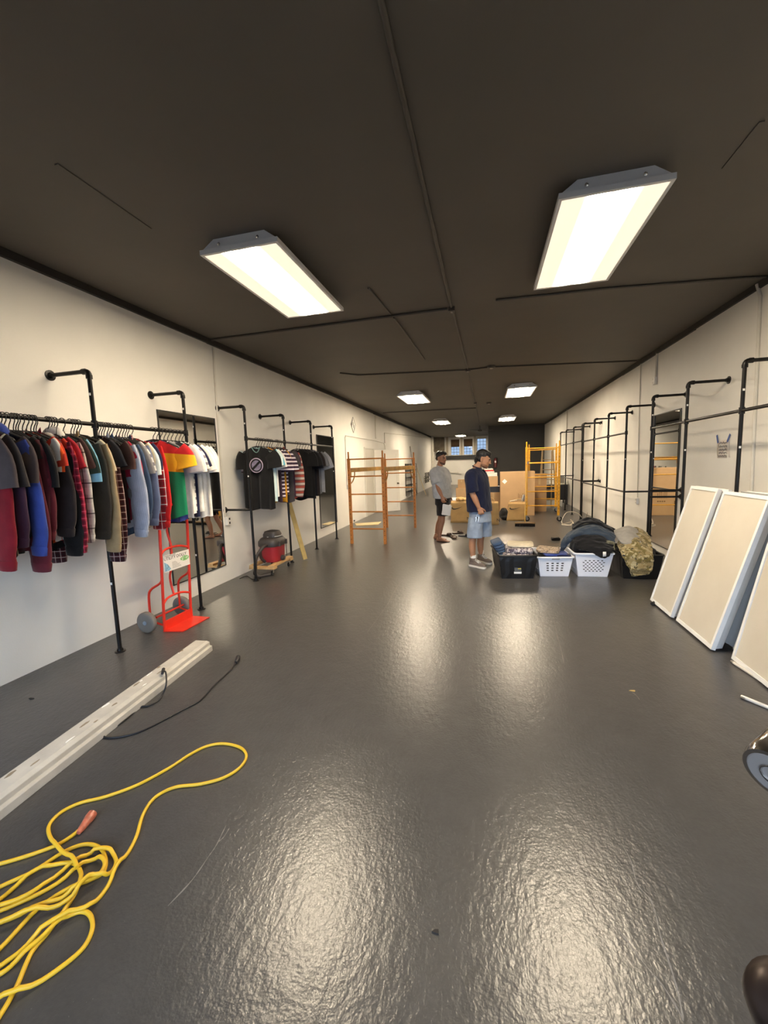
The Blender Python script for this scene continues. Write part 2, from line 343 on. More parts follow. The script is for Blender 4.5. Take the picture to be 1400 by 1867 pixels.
# ---------------------------------------------------------------- ceiling light fixtures
M_HOUS = mat('white_enamel', '#ecebe8', .35, var=.03)
def lit_lens(name, lamp, side):
    n = NT(name); X, Y, Z = n.xyz()
    s1 = n.math('POWER', n.math('SUBTRACT', 1.0, n.math('MULTIPLY', n.math('ABSOLUTE', n.math('SUBTRACT', n.math('ABSOLUTE', X), .075)), 11.), True), 2.0)
    n.color((.8, .78, .72)); n.l(n.mix(s1, (1., .84, .62), (1., .83, .60)), n.b.inputs['Emission Color']); n.l(n.math('ADD', n.math('MULTIPLY', s1, lamp), side), n.b.inputs['Emission Strength']); n.rough(.4)
    return n.m
M_LIT = lit_lens('lit_diffuser', LAMP*1.18, 1.0); M_LIT2 = lit_lens('lit_diffuser_bright', LAMP*1.6, 3.)
M_SCREW = mat('bright_screw', '#f0eee8', .2, .9)
def troffer(t, lit, sz=(.64, 1.40), depth=.10, lens=None):
    a, b = sz[0]/2, sz[1]/2; ins = .11
    g = G()
    # sloped tray (upper housing), above the rim
    bt = [(-a+.012, -b+.012, -depth+.03), (a-.012, -b+.012, -depth+.03), (a-.012, b-.012, -depth+.03), (-a+.012, b-.012, -depth+.03)]
    tp = [(-a+ins, -b+.02, 0), (a-ins, -b+.02, 0), (a-ins, b-.02, 0), (-a+ins, b-.02, 0)]
    g.hexa(bt, tp); g.build('housing', M_HOUS, t)
    g = G(); z0, z1, wv = -depth-.004, -depth+.03, .022
    g.b2((-a, -b, z0), (-a+wv, b, z1)); g.b2((a-wv, -b, z0), (a, b, z1)); g.b2((-a+wv, -b, z0), (a-wv, -b+wv, z1)); g.b2((-a+wv, b-wv, z0), (a-wv, b, z1))
    fr = g.build('frame', M_HOUS, t)
    for sx in (-1, 1):
        for sy in (-1, 1):
            G().lathe((sx*(a-.16), sy*(b-.012), -depth*.45), (0, sy, 0), [(0, .012), (.006, .012), (.012, .005)], 8).build('screw', M_SCREW, t)
    g = G(); g.b2((-a+wv, -b+wv, -depth), (a-wv, b-wv, -depth+.012)); g.build('diffuser', lens or lit, t)
LY = [(2.84, 4.22), (9.65, 11.2), (16.0, 17.8)]
ords = ['nearest the camera', 'in the second row from the camera', 'in the third row from the camera']
for i, (a, b) in enumerate(LY):
    for sd, x in (('left', -1.755), ('right', .775 if i else .76)):
        yy = (a+b)/2 + (.1 if sd == 'right' else 0)
        t = thing('ceiling_light', '%s lit white fluorescent troffer %s' % (sd, ords[i]), 'ceiling light', (x, yy, ZC), 0, 'lit ceiling troffers'); troffer(t, M_LIT if i == 0 else M_LIT2)
t = thing('ceiling_light', 'small single lit troffer far back in front of the high windows', 'ceiling light', (-1.55, 26.0, ZC), 0, 'lit ceiling troffers'); troffer(t, M_LIT2)
# ================================================================ pipe racks
M_PIPE = mat('black_iron_pipe', '#1b1918', .38, .55, var=.2, vscale=20)
M_STICK = mat('white_sticker', '#eceae4', .5)
PR = .0165
def elbow_path(a, c, b, r=.035):
    a, b, c = Vector(a), Vector(b), Vector(c); p = c+(a-c).normalized()*r; q = c+(b-c).normalized()*r
    return [p] + [(1-t)**2*p + 2*t*(1-t)*c + t*t*q for t in (.25, .5, .75)] + [q]
def flange(c, ax, r=.043): return G().lathe(c, ax, [(0, r), (.007, r), (.009, .026), (.03, .023), (.03, .015)], 18)
def pipe_rack(label, side, ys, bar, low=None, arms_low=(), stickers=(), skip_floor=()):
    Xr, Xw, sg = (XLR, XL, -1) if side == 'l' else (XRR, XR, 1)
    t = thing('pipe_rack', label, 'rack', (Xr, ys[0], 0), 0, 'black pipe clothes racks'); B = Vector((Xr, ys[0], 0))
    for y in ys:
        yy = y-ys[0]
        G().rod((0, yy, .03), (0, yy, HR-.035), PR, 14).build('upright', M_PIPE, t, 60)
        G().rod((sg*.035, yy, HR), (sg*(abs(Xw-Xr)-.03), yy, HR), PR, 14).build('wall_arm', M_PIPE, t, 60)
        e = G().tube(elbow_path((0, yy, HR-.2), (0, yy, HR), (sg*.2, yy, HR)), .021, 14); e.rod((0, yy, HR-.06), (0, yy, HR-.03), .024, 14); e.rod((sg*.03, yy, HR), (sg*.06, yy, HR), .024, 14)
        e.build('elbow', M_PIPE, t, 50)
        flange((sg*abs(Xw-Xr), yy, HR), (-sg, 0, 0)).build('wall_flange', M_PIPE, t, 40)
        flange((0, yy, 0), (0, 0, 1)).build('floor_flange', M_PIPE, t, 40)
        G().lathe((0, yy, bar-.03), (0, 0, 1), [(0, .0235), (.06, .0235)], 14).build('tee_fitting', M_PIPE, t, 40)
        for z in stickers:
            G().box((-.004*sg, yy-PR-.0005, z+.01*math.sin(y*9)), (.016, .004, .02)).build('sticker', M_STICK, t)
    G().rod((0, bar_ends[0]-ys[0] if bar_ends[0] else 0, bar), (0, (bar_ends[1] or ys[-1])-ys[0], bar), PR*.95, 14).build('hanging_bar', M_PIPE, t, 60)
    if low: G().rod((0, 0, low), (0, ys[-1]-ys[0], low), PR*.9, 12).build('lower_bar', M_PIPE, t, 60)
    for y, z in arms_low:
        yy = y-ys[0]; G().rod((sg*.01, yy, z), (sg*(abs(Xw-Xr)-.02), yy, z), PR*.9, 12).build('lower_arm', M_PIPE, t, 60); flange((sg*abs(Xw-Xr), yy, z), (-sg, 0, 0)).build('wall_flange', M_PIPE, t, 40)
    return t
ZBAR = 1.955
bar_ends = (1.55, None)
pipe_rack('long black pipe rack packed with shirts in front of the nearest mirror', 'l', [1.668, 2.728, 3.784], ZBAR, arms_low=[(3.784, .99)], stickers=(.62, 2.2))
bar_ends = (None, None)
pipe_rack('black pipe rack holding the black logo tee, above the red vacuum', 'l', [4.914, 5.992, 7.026, 8.088], ZBAR, arms_low=[(4.914, .995)], stickers=(1.45, 2.15))
pipe_rack('empty black pipe rack nearest the camera, behind the leaning light panels', 'r', [3.45, 4.528, 5.612, 6.645], 1.935, arms_low=[(6.645, 1.05), (6.645, .955)], stickers=(1.6, 2.12))
pipe_rack('empty black pipe rack in the middle of the right wall', 'r', [7.757, 8.813, 9.880, 10.93], 1.945, low=.95, arms_low=[(7.757, .95), (10.93, .97)], stickers=(1.5,))
pipe_rack('empty black pipe rack farthest along the right wall', 'r', [11.06, 12.088, 13.145, 14.117], 1.965, low=.98, arms_low=[(11.06, .98), (14.117, 1.0)], stickers=())
# ---------------------------------------------------------------- mirrors
M_MIRR = mat('mirror_silver', '#e9eae8', .015, 1.0)
M_MFR = mat('black_mirror_edge', '#1c1b1a', .4)
def mirror(label, X, y0, y1, z0, z1, sg):
    t = thing('wall_mirror', label, 'mirror', (X, (y0+y1)/2, z0), 0, 'tall frameless wall mirrors'); hy, hz = (y1-y0)/2, z1-z0
    g = G(); th = .014
    g.b2((0, -hy, 0), (sg*th, -hy+.012, hz)); g.b2((0, hy-.012, 0), (sg*th, hy, hz)); g.b2((0, -hy+.012, 0), (sg*th, hy-.012, .012)); g.b2((0, -hy+.012, hz-.012), (sg*th, hy-.012, hz)); g.build('frame', M_MFR, t)
    G().b2((sg*.002, -hy+.012, .012), (sg*.010, hy-.012, hz-.012)).build('glass', M_MIRR, t)
mirror('tall mirror on the left wall beside the white tees', XL, 3.84, 4.83, .235, 2.235, 1)
mirror('tall mirror on the left wall behind the far end of the second rack', XL, 8.2, 9.2, .2, 2.235, 1)
mirror('tall mirror on the right wall reflecting the yellow scaffold', XR, 6.75, 7.72, .11, 2.205, -1)
# ---------------------------------------------------------------- wall conduits, outlets, sign, note
M_WPIPE = mat('white_painted_conduit', '#d3cec3', .5, var=.05)
M_OUT = mat('white_outlet_plastic', '#e8e5de', .4); M_BLK = mat('black_plastic', '#151515', .45)
def wconduit(label, pts, r=.012, grp='white conduits on the walls'):
    b = Vector(pts[0]); tag(G().tube([Vector(p) for p in pts], r, 8).build('wall_conduit', M_WPIPE, None, 60, base=b), label, 'conduit', grp).location = b
xw = XL+.013; xr = XR-.013
def outlet(label, X, y, z, sg, s=(.075, .115), plug=True):
    t = thing('wall_outlet', label, 'outlet', (X, y, z), 0, 'wall outlets')
    G().b2((0, -s[0]/2, -s[1]/2), (sg*.04, s[0]/2, s[1]/2)).build('box', M_OUT, t, bevel=.005)
    for zz in (-.028, .028): G().box((sg*.041, .008, zz), (.006, .026, .03)).build('socket', M_BLK if plug else M_WPIPE, t)
wconduit('white conduit dropping from the ceiling beside the nearest left mirror', [(xw, 4.91, ZC-.08), (xw, 4.89, 2.4), (xw, 4.88, .9)])
outlet('white outlet with two dark sockets under the nearest left conduit', XL, 4.93, .84, 1)
wconduit('thin white conduit framing the left wall above the orange scaffold', [(xw, 10.02, 1.05), (xw, 10.02, 2.27), (xw, 10.07, 2.32), (xw, 12.7, 2.33), (xw, 14.1, 2.30), (xw, 14.25, 2.2), (xw, 14.3, 1.9)], .010)
outlet('white outlet low at the end of the thin left conduit', XL, 10.05, 1.0, 1, plug=False)
wconduit('white conduit straight down from the ceiling above the open door', [(xw, 13.05, ZC-.08), (xw, 13.05, 2.4)], .012)
wconduit('long white conduit near the ceiling at the far end of the left wall', [(xw, 14.25, 2.3), (xw, 14.25, 2.66), (xw, 20, 2.9), (xw, 27, 3.1)], .014)
wconduit('white conduit down the right wall behind the nearest rack pole', [(xr-.02, 5.15, ZC-.02), (xr, 5.12, ZC-.15), (xr, 5.08, 2.2), (xr, 5.03, .9)], .016)
wconduit('short white conduit ending in a box high on the right wall', [(xr, 7.70, ZC-.05), (xr, 7.71, 2.8)], .018)
outlet('white box high on the right wall above the mirror', XR, 7.74, 2.76, -1, (.10, .12), plug=False)
wconduit('thin white cable down the right wall beyond the mirror', [(xr, 8.42, ZC-.05), (xr, 8.40, 2.2), (xr, 8.36, 1.4), (xr, 8.33, .8)], .009)
outlet('white outlet low on the right wall beyond the mirror', XR, 8.33, .73, -1, plug=False)
wconduit('white conduit high on the right wall above the far rack', [(xr, 15.3, ZC-.05), (xr, 15.3, 2.5)], .02)
tag(G().b2((0, -.03, -.02), (.02, .03, .02)).build('cable_clip', M_BLK), 'small black clip at the foot of the left wall behind the scaffold', 'clip').location = (XL, 10.5, .05)
t = thing('diamond_sign', 'white diamond shaped sign with dark marks high on the left wall', 'sign', (XL, 10.74, 2.645))
G().prism([(.004, 0, -.22), (.004, .21, 0), (.004, 0, .22), (.004, -.21, 0)], (.008, 0, 0)).build('plate', mat('sign_white', '#e9e6df', .5), t)
M_INK = mat('black_ink', '#1a1a1c', .6)
G().prism([(.013, -.19, .02), (.013, -.12, -.07), (.013, -.10, .10)], (.002, 0, 0)).build('corner_mark', M_INK, t)
for y, z in ((-.05, .10), (.01, .03), (.07, -.04)): G().box((.0135, y, z-.03), (.002, .022, .15)).build('mark', M_INK, t)
fr = G()
q = [Vector((.013, 0, -.205)), Vector((.013, .195, 0)), Vector((.013, 0, .205)), Vector((.013, -.195, 0))]
for i in range(4): fr.rod(q[i], q[(i+1) % 4], .004, 6)
fr.build('border', M_INK, t)
t = thing('paper_note', 'handwritten paper note taped to the right wall with blue tape', 'note', (XR, 5.62, 1.60)); rows = []
for j in range(7): rows.append([Vector((-.004-.012*(1-j/6)**2*0-.006*math.sin(i*.9+j*.7), .125-.25*i/6+(.02*(j/6)), -.105+.21*j/6)) for i in range(7)])
G().grid(rows).build('paper', mat('note_paper', '#d8cfc6', .8), t, 60, solid=.0008)
g = G()
for j, zc in enumerate((.07, .03, -.01, -.045, -.08)):
    pts = [Vector((-.0135, .09-.17*k/26, zc+.014*math.sin(k*1.9+j*2)*abs(math.sin(k*.55+j))+.004*math.cos(k*3.1))) for k in range(27)]
    g.tube(pts, .0016, 5)
g.build('handwriting', mat('pen_ink', '#4c4850', .7), t)
M_TAPE = mat('blue_tape', '#3d5690', .6, var=.1)
G().box((-.012, .135, .12), (.002, .03, .10), Matrix.Rotation(-.35, 3, 'X')).build('tape', M_TAPE, t); G().box((-.012, -.10, .12), (.002, .03, .10), Matrix.Rotation(.55, 3, 'X')).build('tape', M_TAPE, t)
# ---------------------------------------------------------------- open white door on the left wall
t = struct(bpy.data.objects.new('door_1', None), 'white panelled door standing open from the left wall'); C.objects.link(t); t.location = (XL+.03, 12.68, 0); t.rotation_euler = (0, 0, math.atan2(.59, .67))
M_DOOR = mat('white_door_paint', '#dedad1', .45)
g = G(); dw, dh = .90, 2.02; pz = [(.12, .62), (.74, 1.24), (1.36, 1.88)]
for x0, x1 in ((0, .10), (.41, .49), (.80, .90)): g.b2((x0, -.02, .012), (x1, .02, dh))
zs = [.012, .12, .62, .74, 1.24, 1.36, 1.88, dh]
for a, b in zip(zs[::2], zs[1::2]): g.b2((.10, -.02, a), (.41, .02, b)); g.b2((.49, -.02, a), (.80, .02, b))
g.build('door_frame', M_DOOR, t)
for a, b in pz:
    for x0, x1 in ((.10, .41), (.49, .80)): G().b2((x0, -.010, a), (x1, .010, b)).build('panel', M_DOOR, t)
kn = G().lathe((.83, -.02, .92), (0, -1, 0), [(0, .03), (.006, .03), (.01, .012), (.03, .012), (.04, .026), (.058, .026), (.066, .014)], 16).build('knob', mat('nickel_knob', '#8f8a80', .25, 1.), t, 50)
g = G(); g.b2((XL, 11.68, 0), (XL+.02, 11.74, 2.08)); g.b2((XL, 12.66, 0), (XL+.02, 12.72, 2.08)); g.b2((XL, 11.74, 2.04), (XL+.02, 12.66, 2.08)); struct(g.build('trim_door', M_DOOR))
g = G(); g.b2((XL, 11.74, 0), (XL+.004, 12.66, 2.04)); struct(g.build('door_2', mat('shaded_recess_paint', '#cfcabf', .6)), 'flat sheet filling the doorway behind the scaffold, recess shade in its colour')  # flat sheet across the doorway, recess shade put into its paint
# ================================================================ hanging clothes
M_HANG = mat('black_hanger_plastic', '#121212', .5)
M_HANGW = mat('white_hanger_plastic', '#dcdad2', .45)
HOOK = G().tube([Vector((0.030*math.cos(a), 0, -.006+.030*math.sin(a))) for a in [(-.5+k*.27)*1.0 for k in range(14)]][::-1] + [Vector((.026, 0, -.03)), Vector((.008, 0, -.055)), Vector((0, 0, -.075)), Vector((0, 0, -.095))], .0035, 6).mesh('hook')
_f = G(); _f.tube([(0, 0, -.092), (.06, 0, -.105), (.20, 0, -.165), (.215, 0, -.18), (.20, 0, -.19)], [.006, .007, .007, .006, .004], 6); _f.tube([(0, 0, -.092), (-.06, 0, -.105), (-.20, 0, -.165), (-.215, 0, -.18), (-.20, 0, -.19)], [.006, .007, .007, .006, .004], 6); _f.tube([(-.20, 0, -.188), (.20, 0, -.188)], .004, 6)
FRAME = _f.mesh('frame')
for me in (HOOK, FRAME): me.materials.append(M_HANG); me.polygons.foreach_set('use_smooth', [True]*len(me.polygons))
def hanger(loc, rz, label, grp):
    t = thing('clothes_hanger', label, 'hanger', loc, rz, grp)
    for nm, me in (('hook', HOOK), ('hanger_frame', FRAME)):
        o = bpy.data.objects.new(nm, me); C.objects.link(o); o.parent = t
    return t
def garment(name, label, m, loc, rz, kind='tee', w=.235, L=.80, T=.016, cuff=None, collar=None, sl=None, seed=0, grp='shirts on the long rack', neck=None, hem=None, slm=None, spread=0.):
    """shirt on a hanger: local x across, -y is its front, z down from the bar"""
    rr = random.Random(seed); t = thing(name, label, 'shirt' if kind != 'jacket' else 'jacket', loc, rz, grp)
    ph = rr.uniform(0, 6.3); kf = rr.uniform(2.2, 4.2); nu, nv = 18, 14
    def top(u, front):
        a = abs(u)
        if a < .30: return -.105 - (.075 if front else .02)*math.cos(a/.30*PI/2)
        return -.105 - .085*((a-.30)/.70)**1.15
    def surf(u, v, sd):
        wv = w*(.93+.10*min(1, v*2.5)+spread*v); x = u*wv; zt = top(u, sd < 0); z = zt + (-.105-L-zt+.015*math.sin(u*5+ph)+.02*abs(u))*v
        th = T*(1-abs(u)**4)*(.55+.9*v**.6)
        fold = (.006+.020*v)*math.sin(u*PI*kf+ph+1.2*v)+.012*v*math.sin(u*11+ph*2)
        return Vector((x, sd*th+fold*(1-.6*abs(u)**6), z))
    g = G()
    us = [-1+2*i/nu for i in range(nu+1)]
    loop = [(u, -1) for u in us] + [(u, 1) for u in us[::-1]]
    rings = [[surf(u, j/nv, sd) for u, sd in loop] for j in range(nv+1)]
    g.loft(rings, cap=False); g.build('torso', m, t, 179)
    # sleeves
    for sx in (-1, 1):
        rs = random.Random(seed*3+sx); dx = rs.uniform(-.015, .02)
        if kind == 'tee':
            ln = (sl or .23)*.93*rs.uniform(.92, 1.08); ang = rs.uniform(-1.36, -1.08)
            P = [Vector((sx*(w*.84), 0, -.205)), Vector((sx*(w*.84+ln*.45*math.cos(ang*.8)), rs.uniform(-.01, .01), -.205+ln*.45*math.sin(ang*.8))), Vector((sx*(w*.84+ln*math.cos(ang)), rs.uniform(-.015, .015), -.205+ln*math.sin(ang)))]
            A = [.10, .11, .112]; B = [T*.9, .026, .032]
        else:
            ln = (sl or .66)*.93; sw = rs.uniform(-.02, .02)
            P = [Vector((sx*(w*.90), 0, -.20)), Vector((sx*(w*.90+.025), sw*.3, -.20-ln*.16)), Vector((sx*(w*.90+.050+dx*.5), sw*.6, -.20-ln*.42)), Vector((sx*(w*.90+.062+dx), sw, -.20-ln*.72)), Vector((sx*(w*.90+.055+dx), sw*1.3, -.20-ln*.93)), Vector((sx*(w*.90+.052+dx), sw*1.3, -.20-ln))]
            A = [.10, .112, .106, .096, .080, .068]; B = [T*.9, .022, .027, .028, .027, .026]
        if sx < 0:      # wall side: keep clear of the wall
            P = [Vector((max(p.x, -.315), p.y, p.z)) for p in P]
        g = G(); rings = []; pts = catmull(P, 4); npt = len(pts)
        for i, p in enumerate(pts):
            s = i/(npt-1)*(len(P)-1); k = min(int(s), len(P)-2); f = s-k; a = A[k]*(1-f)+A[k+1]*f; b = B[k]*(1-f)+B[k+1]*f
            d = (pts[min(npt-1, i+1)]-pts[max(0, i-1)]).normalized(); nrm = Vector((-d.z, 0, d.x)).normalized()
            wob = .003*math.sin(i*1.1+ph*3)
            rings.append([p + nrm*(a*math.cos(q)) + Vector((0, b*math.sin(q)*(1+.18*math.sin(q*3+ph+i*.25))+wob, 0)) for q in (2*PI*c/12 for c in range(12))])
        o = g.loft(rings, cap=False); o.build('sleeve', slm or m, t, 179)
        if kind != 'tee' and cuff is not False:
            e = pts[-1]; d = (pts[-1]-pts[-2]).normalized(); nrm = Vector((-d.z, 0, d.x))
            g2 = G(); g2.loft([[e + d*h + nrm*(.069*s*math.cos(q)) + Vector((0, .031*s*math.sin(q), 0)) for q in (2*PI*c/12 for c in range(12))] for h, s in ((-.012, 1.0), (.0, 1.06), (.05, .93), (.052, .85))], cap=False)
            g2.build('cuff', cuff or m, t, 179)
    # neckline
    if collar == 'fold':
        g = G()
        for sd in (-1, 1):
            rows = []
            for j in range(4): rows.append([Vector((sd*(.075-.06*i/5+.018*j/3), -.018-.010*j/3-.02*i/5, -.085-.075*i/5-.018*j/3+.02*(1-j/3))) for i in range(6)])
            g.grid(rows)
        g.build('collar', neck or m, t, 179, solid=.003)
    elif collar == 'hood':
        g = G(); g.ell((0, .03, -.13), (.11, .05, .085)); g.ell((0, -.012, -.15), (.085, .035, .06)); g.build('hood', neck or m, t, 179)
    else:
        pts = [surf(u*.31, 0, -1)+Vector((0, -.003, 0)) for u in [-1+2*i/14 for i in range(15)]]; G().tube(pts, .006, 6).build('neckband', neck or m, t, 179)
        pts = [surf(u*.31, 0, 1) for u in [-1+2*i/10 for i in range(11)]]; G().tube(pts, .006, 6).build('neckband', neck or m, t, 179)
    if collar in ('fold', 'zip') and kind != 'tee':
        g = G()
        for j in range(1, 8):
            p = surf(.0, j/8.2, -1); g.lathe(p+Vector((0, -.001, 0)), (0, -1, 0), [(0, .005), (.003, .005)], 6)
        g.build('buttons', M_STICK if collar == 'fold' else M_BLK, t)
    if hem is not None:
        g = G(); r0 = [surf(u, .965, sd)+Vector((0, sd*.002, 0)) for u, sd in loop]; r1 = [surf(u, 1., sd)+Vector((0, sd*.002, 0)) for u, sd in loop]; g.loft([r0, r1], cap=False); g.build('hem_band', hem, t, 179)
    return t
F = fabric
fb = dict(
 taupe=F('cloth_taupe', '#4d4342'), charc=F('cloth_charcoal', '#35302f'), brown=F('cloth_brown_black', '#2b2424'), blue=F('cloth_royal_blue', '#3b4c94'),
 maroon=F('cloth_maroon', '#5e2029'), maroon2=F('cloth_dark_maroon', '#43161e'), red=F('cloth_red', '#a3202c'), dred=F('cloth_dark_red', '#7a1822'), crimson=F('cloth_crimson', '#a31a35'), black=F('cloth_black', '#1a191a'), navyblk=F('cloth_blue_black', '#14151d'),
 redor=F('cloth_orange_red', '#c23a25'), jersey=F('cloth_white_orange_jersey', '#e3ddd2', 'v', c2='#d9541f', per=.16, duty=.22),
 rplaid=F('cloth_crimson_plaid', '#9a1730', 'plaid', c2='#3c0e18', c3='#d4566a', per=.05), gplaid=F('cloth_grey_plaid', '#a59d96', 'plaid', c2='#d7d2c8', c3='#3d3838', per=.11),
 green=F('cloth_dark_green', '#25352d'), olive=F('cloth_dark_olive', '#332e28'), khaki=F('cloth_khaki', '#a58d68'), dkplaid=F('cloth_dark_red_plaid', '#4a1a20', 'plaid', c2='#1c0d10', c3='#b9a8a0', per=.05),
 pale=F('cloth_pale_blue_stripe', '#b9bdc9', 'v', c2='#8f97ad', per=.012, duty=.35), grey=F('cloth_mid_grey', '#7a7878'), mint=F('cloth_pale_mint', '#cfd6d3'), bluegrey=F('cloth_blue_grey', '#6f7690'), denim=F('cloth_denim', '#3f526e'),
 cream=F('cloth_cream', '#cdbfa2'), rwplaid=F('cloth_red_white_plaid', '#a8252e', 'plaid', c2='#6b1a24', c3='#e8dcd8', per=.075), bred=F('cloth_bright_red', '#c51f1e'), navy=F('cloth_navy', '#1d2140'), white=F('cloth_white', '#dfdcd6'), white2=F('cloth_heather_white', '#c9c6c3'),
 block=F('cloth_colour_block', '#c7252a', 'blocks', cuts=[(-.215, '#e0ae22'), (-.39, '#177a55')], slope=.10), strp=F('cloth_grey_white_stripe', '#cfcbc6', 'h', c2='#77717a', per=.07, duty=.4), ltblue=F('cloth_light_blue', '#7fb4d0'), brt=F('cloth_brown', '#4b322d'), purp=F('cloth_plum', '#3d2638'))
XH = XLR
SH = []   # hook px, name, label head, material key, kind, extra
def add(px, nm, lab, mk, kind='tee', **k): SH.append((px, nm, lab, mk, kind, k))
add(-52, 'taupe_tee', 'taupe tee with wide sleeve, first of the three at the left edge', 'taupe', L=.78, sl=.33, w=.27)
add(-40, 'dark_red_sweatshirt', 'dark red sweatshirt hanging low at the left edge of the picture', 'dred', 'long', L=.86, sl=.78)
add(-33, 'cream_shirt', 'cream shirt showing a sliver at the left edge of the picture', 'cream', 'tee', L=.82, sl=.14, rz=8)
add(-20, 'plum_shirt', 'dark plum long sleeved shirt at the left end of the long rack', 'purp', 'long', L=.82, sl=.64)
add(-14, 'charcoal_tee', 'charcoal tee with wide sleeve, second of the three at the left edge', 'charc', L=.76, sl=.31, w=.27, rz=-5)
add(1, 'maroon_sweatshirt', 'maroon sweatshirt hanging lowest near the left edge', 'maroon', 'long', L=.80, sl=.84)
add(6, 'taupe_tee', 'taupe tee just left of the royal blue hoodie', 'taupe', L=.72, sl=.28, w=.265)
add(11, 'blue_hoodie', 'royal blue hooded sweatshirt with long sleeve', 'blue', 'long', L=.76, sl=.72, collar='hood', rz=-4, w=.255)
add(17, 'black_tee', 'black tee squeezed right of the royal blue hoodie', 'black', L=.74, sl=.13, rz=9)
add(22, 'dark_maroon_shirt', 'dark maroon shirt right of the royal blue hoodie', 'maroon2', 'long', L=.80, sl=.6)
add(28, 'maroon_shirt', 'maroon long sleeved shirt with pointed cuff between blue hoodie and black tee', 'maroon', 'long', L=.74, sl=.62)
add(34, 'charcoal_tee', 'charcoal tee behind the maroon long sleeved shirt', 'charc', L=.72, sl=.24)
add(42, 'navy_tee', 'blue black tee left of the big black tee', 'navyblk', L=.80, sl=.2)
add(50, 'black_tee', 'big black tee with very wide sleeve', 'black', L=.70, sl=.30, w=.27, rz=-8)
add(54, 'orange_red_shirt', 'orange red shirt shoulder behind the big black tee', 'redor', L=.76, sl=.18)
add(58, 'striped_jersey', 'white jersey with orange stripe hanging below the big black tee', 'jersey', L=.78, sl=.2)
add(65, 'brown_shirt', 'dark brown shirt behind the orange striped jersey', 'brown', 'long', L=.78, sl=.62)
add(72, 'orange_red_tee', 'orange red tee left of the crimson plaid flannel', 'redor', L=.7, sl=.2)
add(79, 'black_sweatshirt', 'long black sweatshirt left of the crimson plaid flannel', 'black', 'long', L=.84, sl=.78)
add(84, 'red_tee', 'plain red tee left of the crimson plaid flannel', 'red', L=.7, sl=.2)
add(88, 'crimson_flannel', 'crimson plaid flannel shirt with long sleeve', 'rplaid', 'long', L=.78, sl=.76, collar='fold', rz=-4, w=.255)
add(108, 'grey_flannel', 'grey and white plaid hooded flannel with dark bands', 'gplaid', 'long', L=.78, sl=.70, collar='hood', rz=-4)
add(112, 'brown_tee', 'brown tee between grey flannel and dark green tee', 'brt', L=.76, sl=.2)
add(116, 'green_tee', 'dark green tee right of the grey plaid flannel', 'green', L=.72, sl=.24, hem=fb['black'])
add(121, 'light_blue_tee', 'light blue tee peeking under the dark green tee sleeve', 'ltblue', L=.66, sl=.27)
add(133, 'olive_jacket', 'dark olive jacket with long sleeve left of the khaki jacket', 'olive', 'jacket', L=.80, sl=.70, collar='zip')
add(146, 'cream_tee', 'cream tee peeking between olive and khaki jackets', 'cream', L=.70, sl=.22)
add(151, 'khaki_jacket', 'khaki work jacket with long hanging sleeve', 'khaki', 'jacket', L=.80, sl=.82, w=.262, collar='fold', T=.024, rz=-4)
add(155, 'dark_plaid_shirt', 'dark red plaid shirt hanging lowest right of the khaki jacket', 'dkplaid', 'long', L=.78, sl=.92, rz=10, w=.215)
add(160, 'black_shirt', 'black shirt right of the khaki jacket', 'navyblk', 'tee', L=.74, sl=.2)
add(189, 'brown_tee', 'brown tee left of the crimson tee', 'brt', L=.72, sl=.21)
add(193, 'crimson_tee', 'plain crimson tee right of the khaki jacket', 'crimson', L=.70, sl=.25)
add(197, 'grey_shirt', 'mid grey shirt left of the pale striped dress shirt', 'grey', 'long', L=.76, sl=.58)
add(201, 'dress_shirt', 'pale blue striped dress shirt with bent long sleeve', 'pale', 'long', L=.78, sl=.74, w=.262, collar='fold', T=.024, rz=-4)
add(206, 'denim_shirt', 'blue denim shirt hanging below the pale dress shirt', 'denim', 'long', L=.84, sl=.6, collar='fold')
add(210, 'grey_tee', 'grey tee right of the pale dress shirt', 'grey', L=.74, sl=.26)
add(215, 'striped_tee', 'grey and white striped tee right of the pale dress shirt', 'strp', L=.74, sl=.24)
add(222, 'blue_grey_shirt', 'blue grey long sleeved shirt under the pale mint tee', 'bluegrey', 'long', L=.76, sl=.66)
add(227, 'cream_shirt', 'cream shirt hem under the pale mint tee', 'cream', L=.80, sl=.2)
add(232, 'mint_tee', 'pale mint tee left of the red and white flannel', 'mint', L=.68, sl=.26)
add(236, 'navy_shirt', 'navy collared shirt left of the red and white flannel', 'navy', 'tee', L=.74, sl=.2, collar='fold')
add(240, 'red_white_flannel', 'red and white plaid flannel with long sleeve', 'rwplaid', 'long', L=.78, sl=.72, collar='fold')
add(247, 'red_sweatshirt', 'bright red sweatshirt with ribbed cuff left of the colour block tee', 'bred', 'long', L=.74, sl=.70, w=.25)
add(283, 'colour_block_tee', 'red, yellow and green colour block tee on the long rack', 'block', L=.76, sl=.2, w=.26, T=.02, rz=15)
add(289, 'blue_shirt', 'blue shirt hem peeking below the colour block tee', 'blue', L=.80, sl=.18)
add(295, 'heather_tee', 'heather white tee with faint print right of the colour block tee', 'white2', L=.78, sl=.24, w=.262, rz=14)
add(301, 'white_tee', 'white tee, second of the white ones at the mirror', 'white', L=.76, sl=.25, w=.25)
add(307, 'grey_striped_tee', 'grey striped tee among the white tees', 'strp', L=.74, sl=.24)
add(313, 'navy_tee', 'navy tee between the white tees', 'navy', L=.78, sl=.22)
add(320, 'white_tee', 'white tee just left of the last white tee', 'white', 'tee', L=.76, sl=.25)
add(326, 'white_shirt', 'white long tee, last but one at the mirror', 'white', 'tee', L=.80, sl=.24, w=.25)
add(331, 'white_tee', 'last white tee of the long rack, right in front of the mirror', 'white', L=.80, sl=.25, w=.25)
used = {}
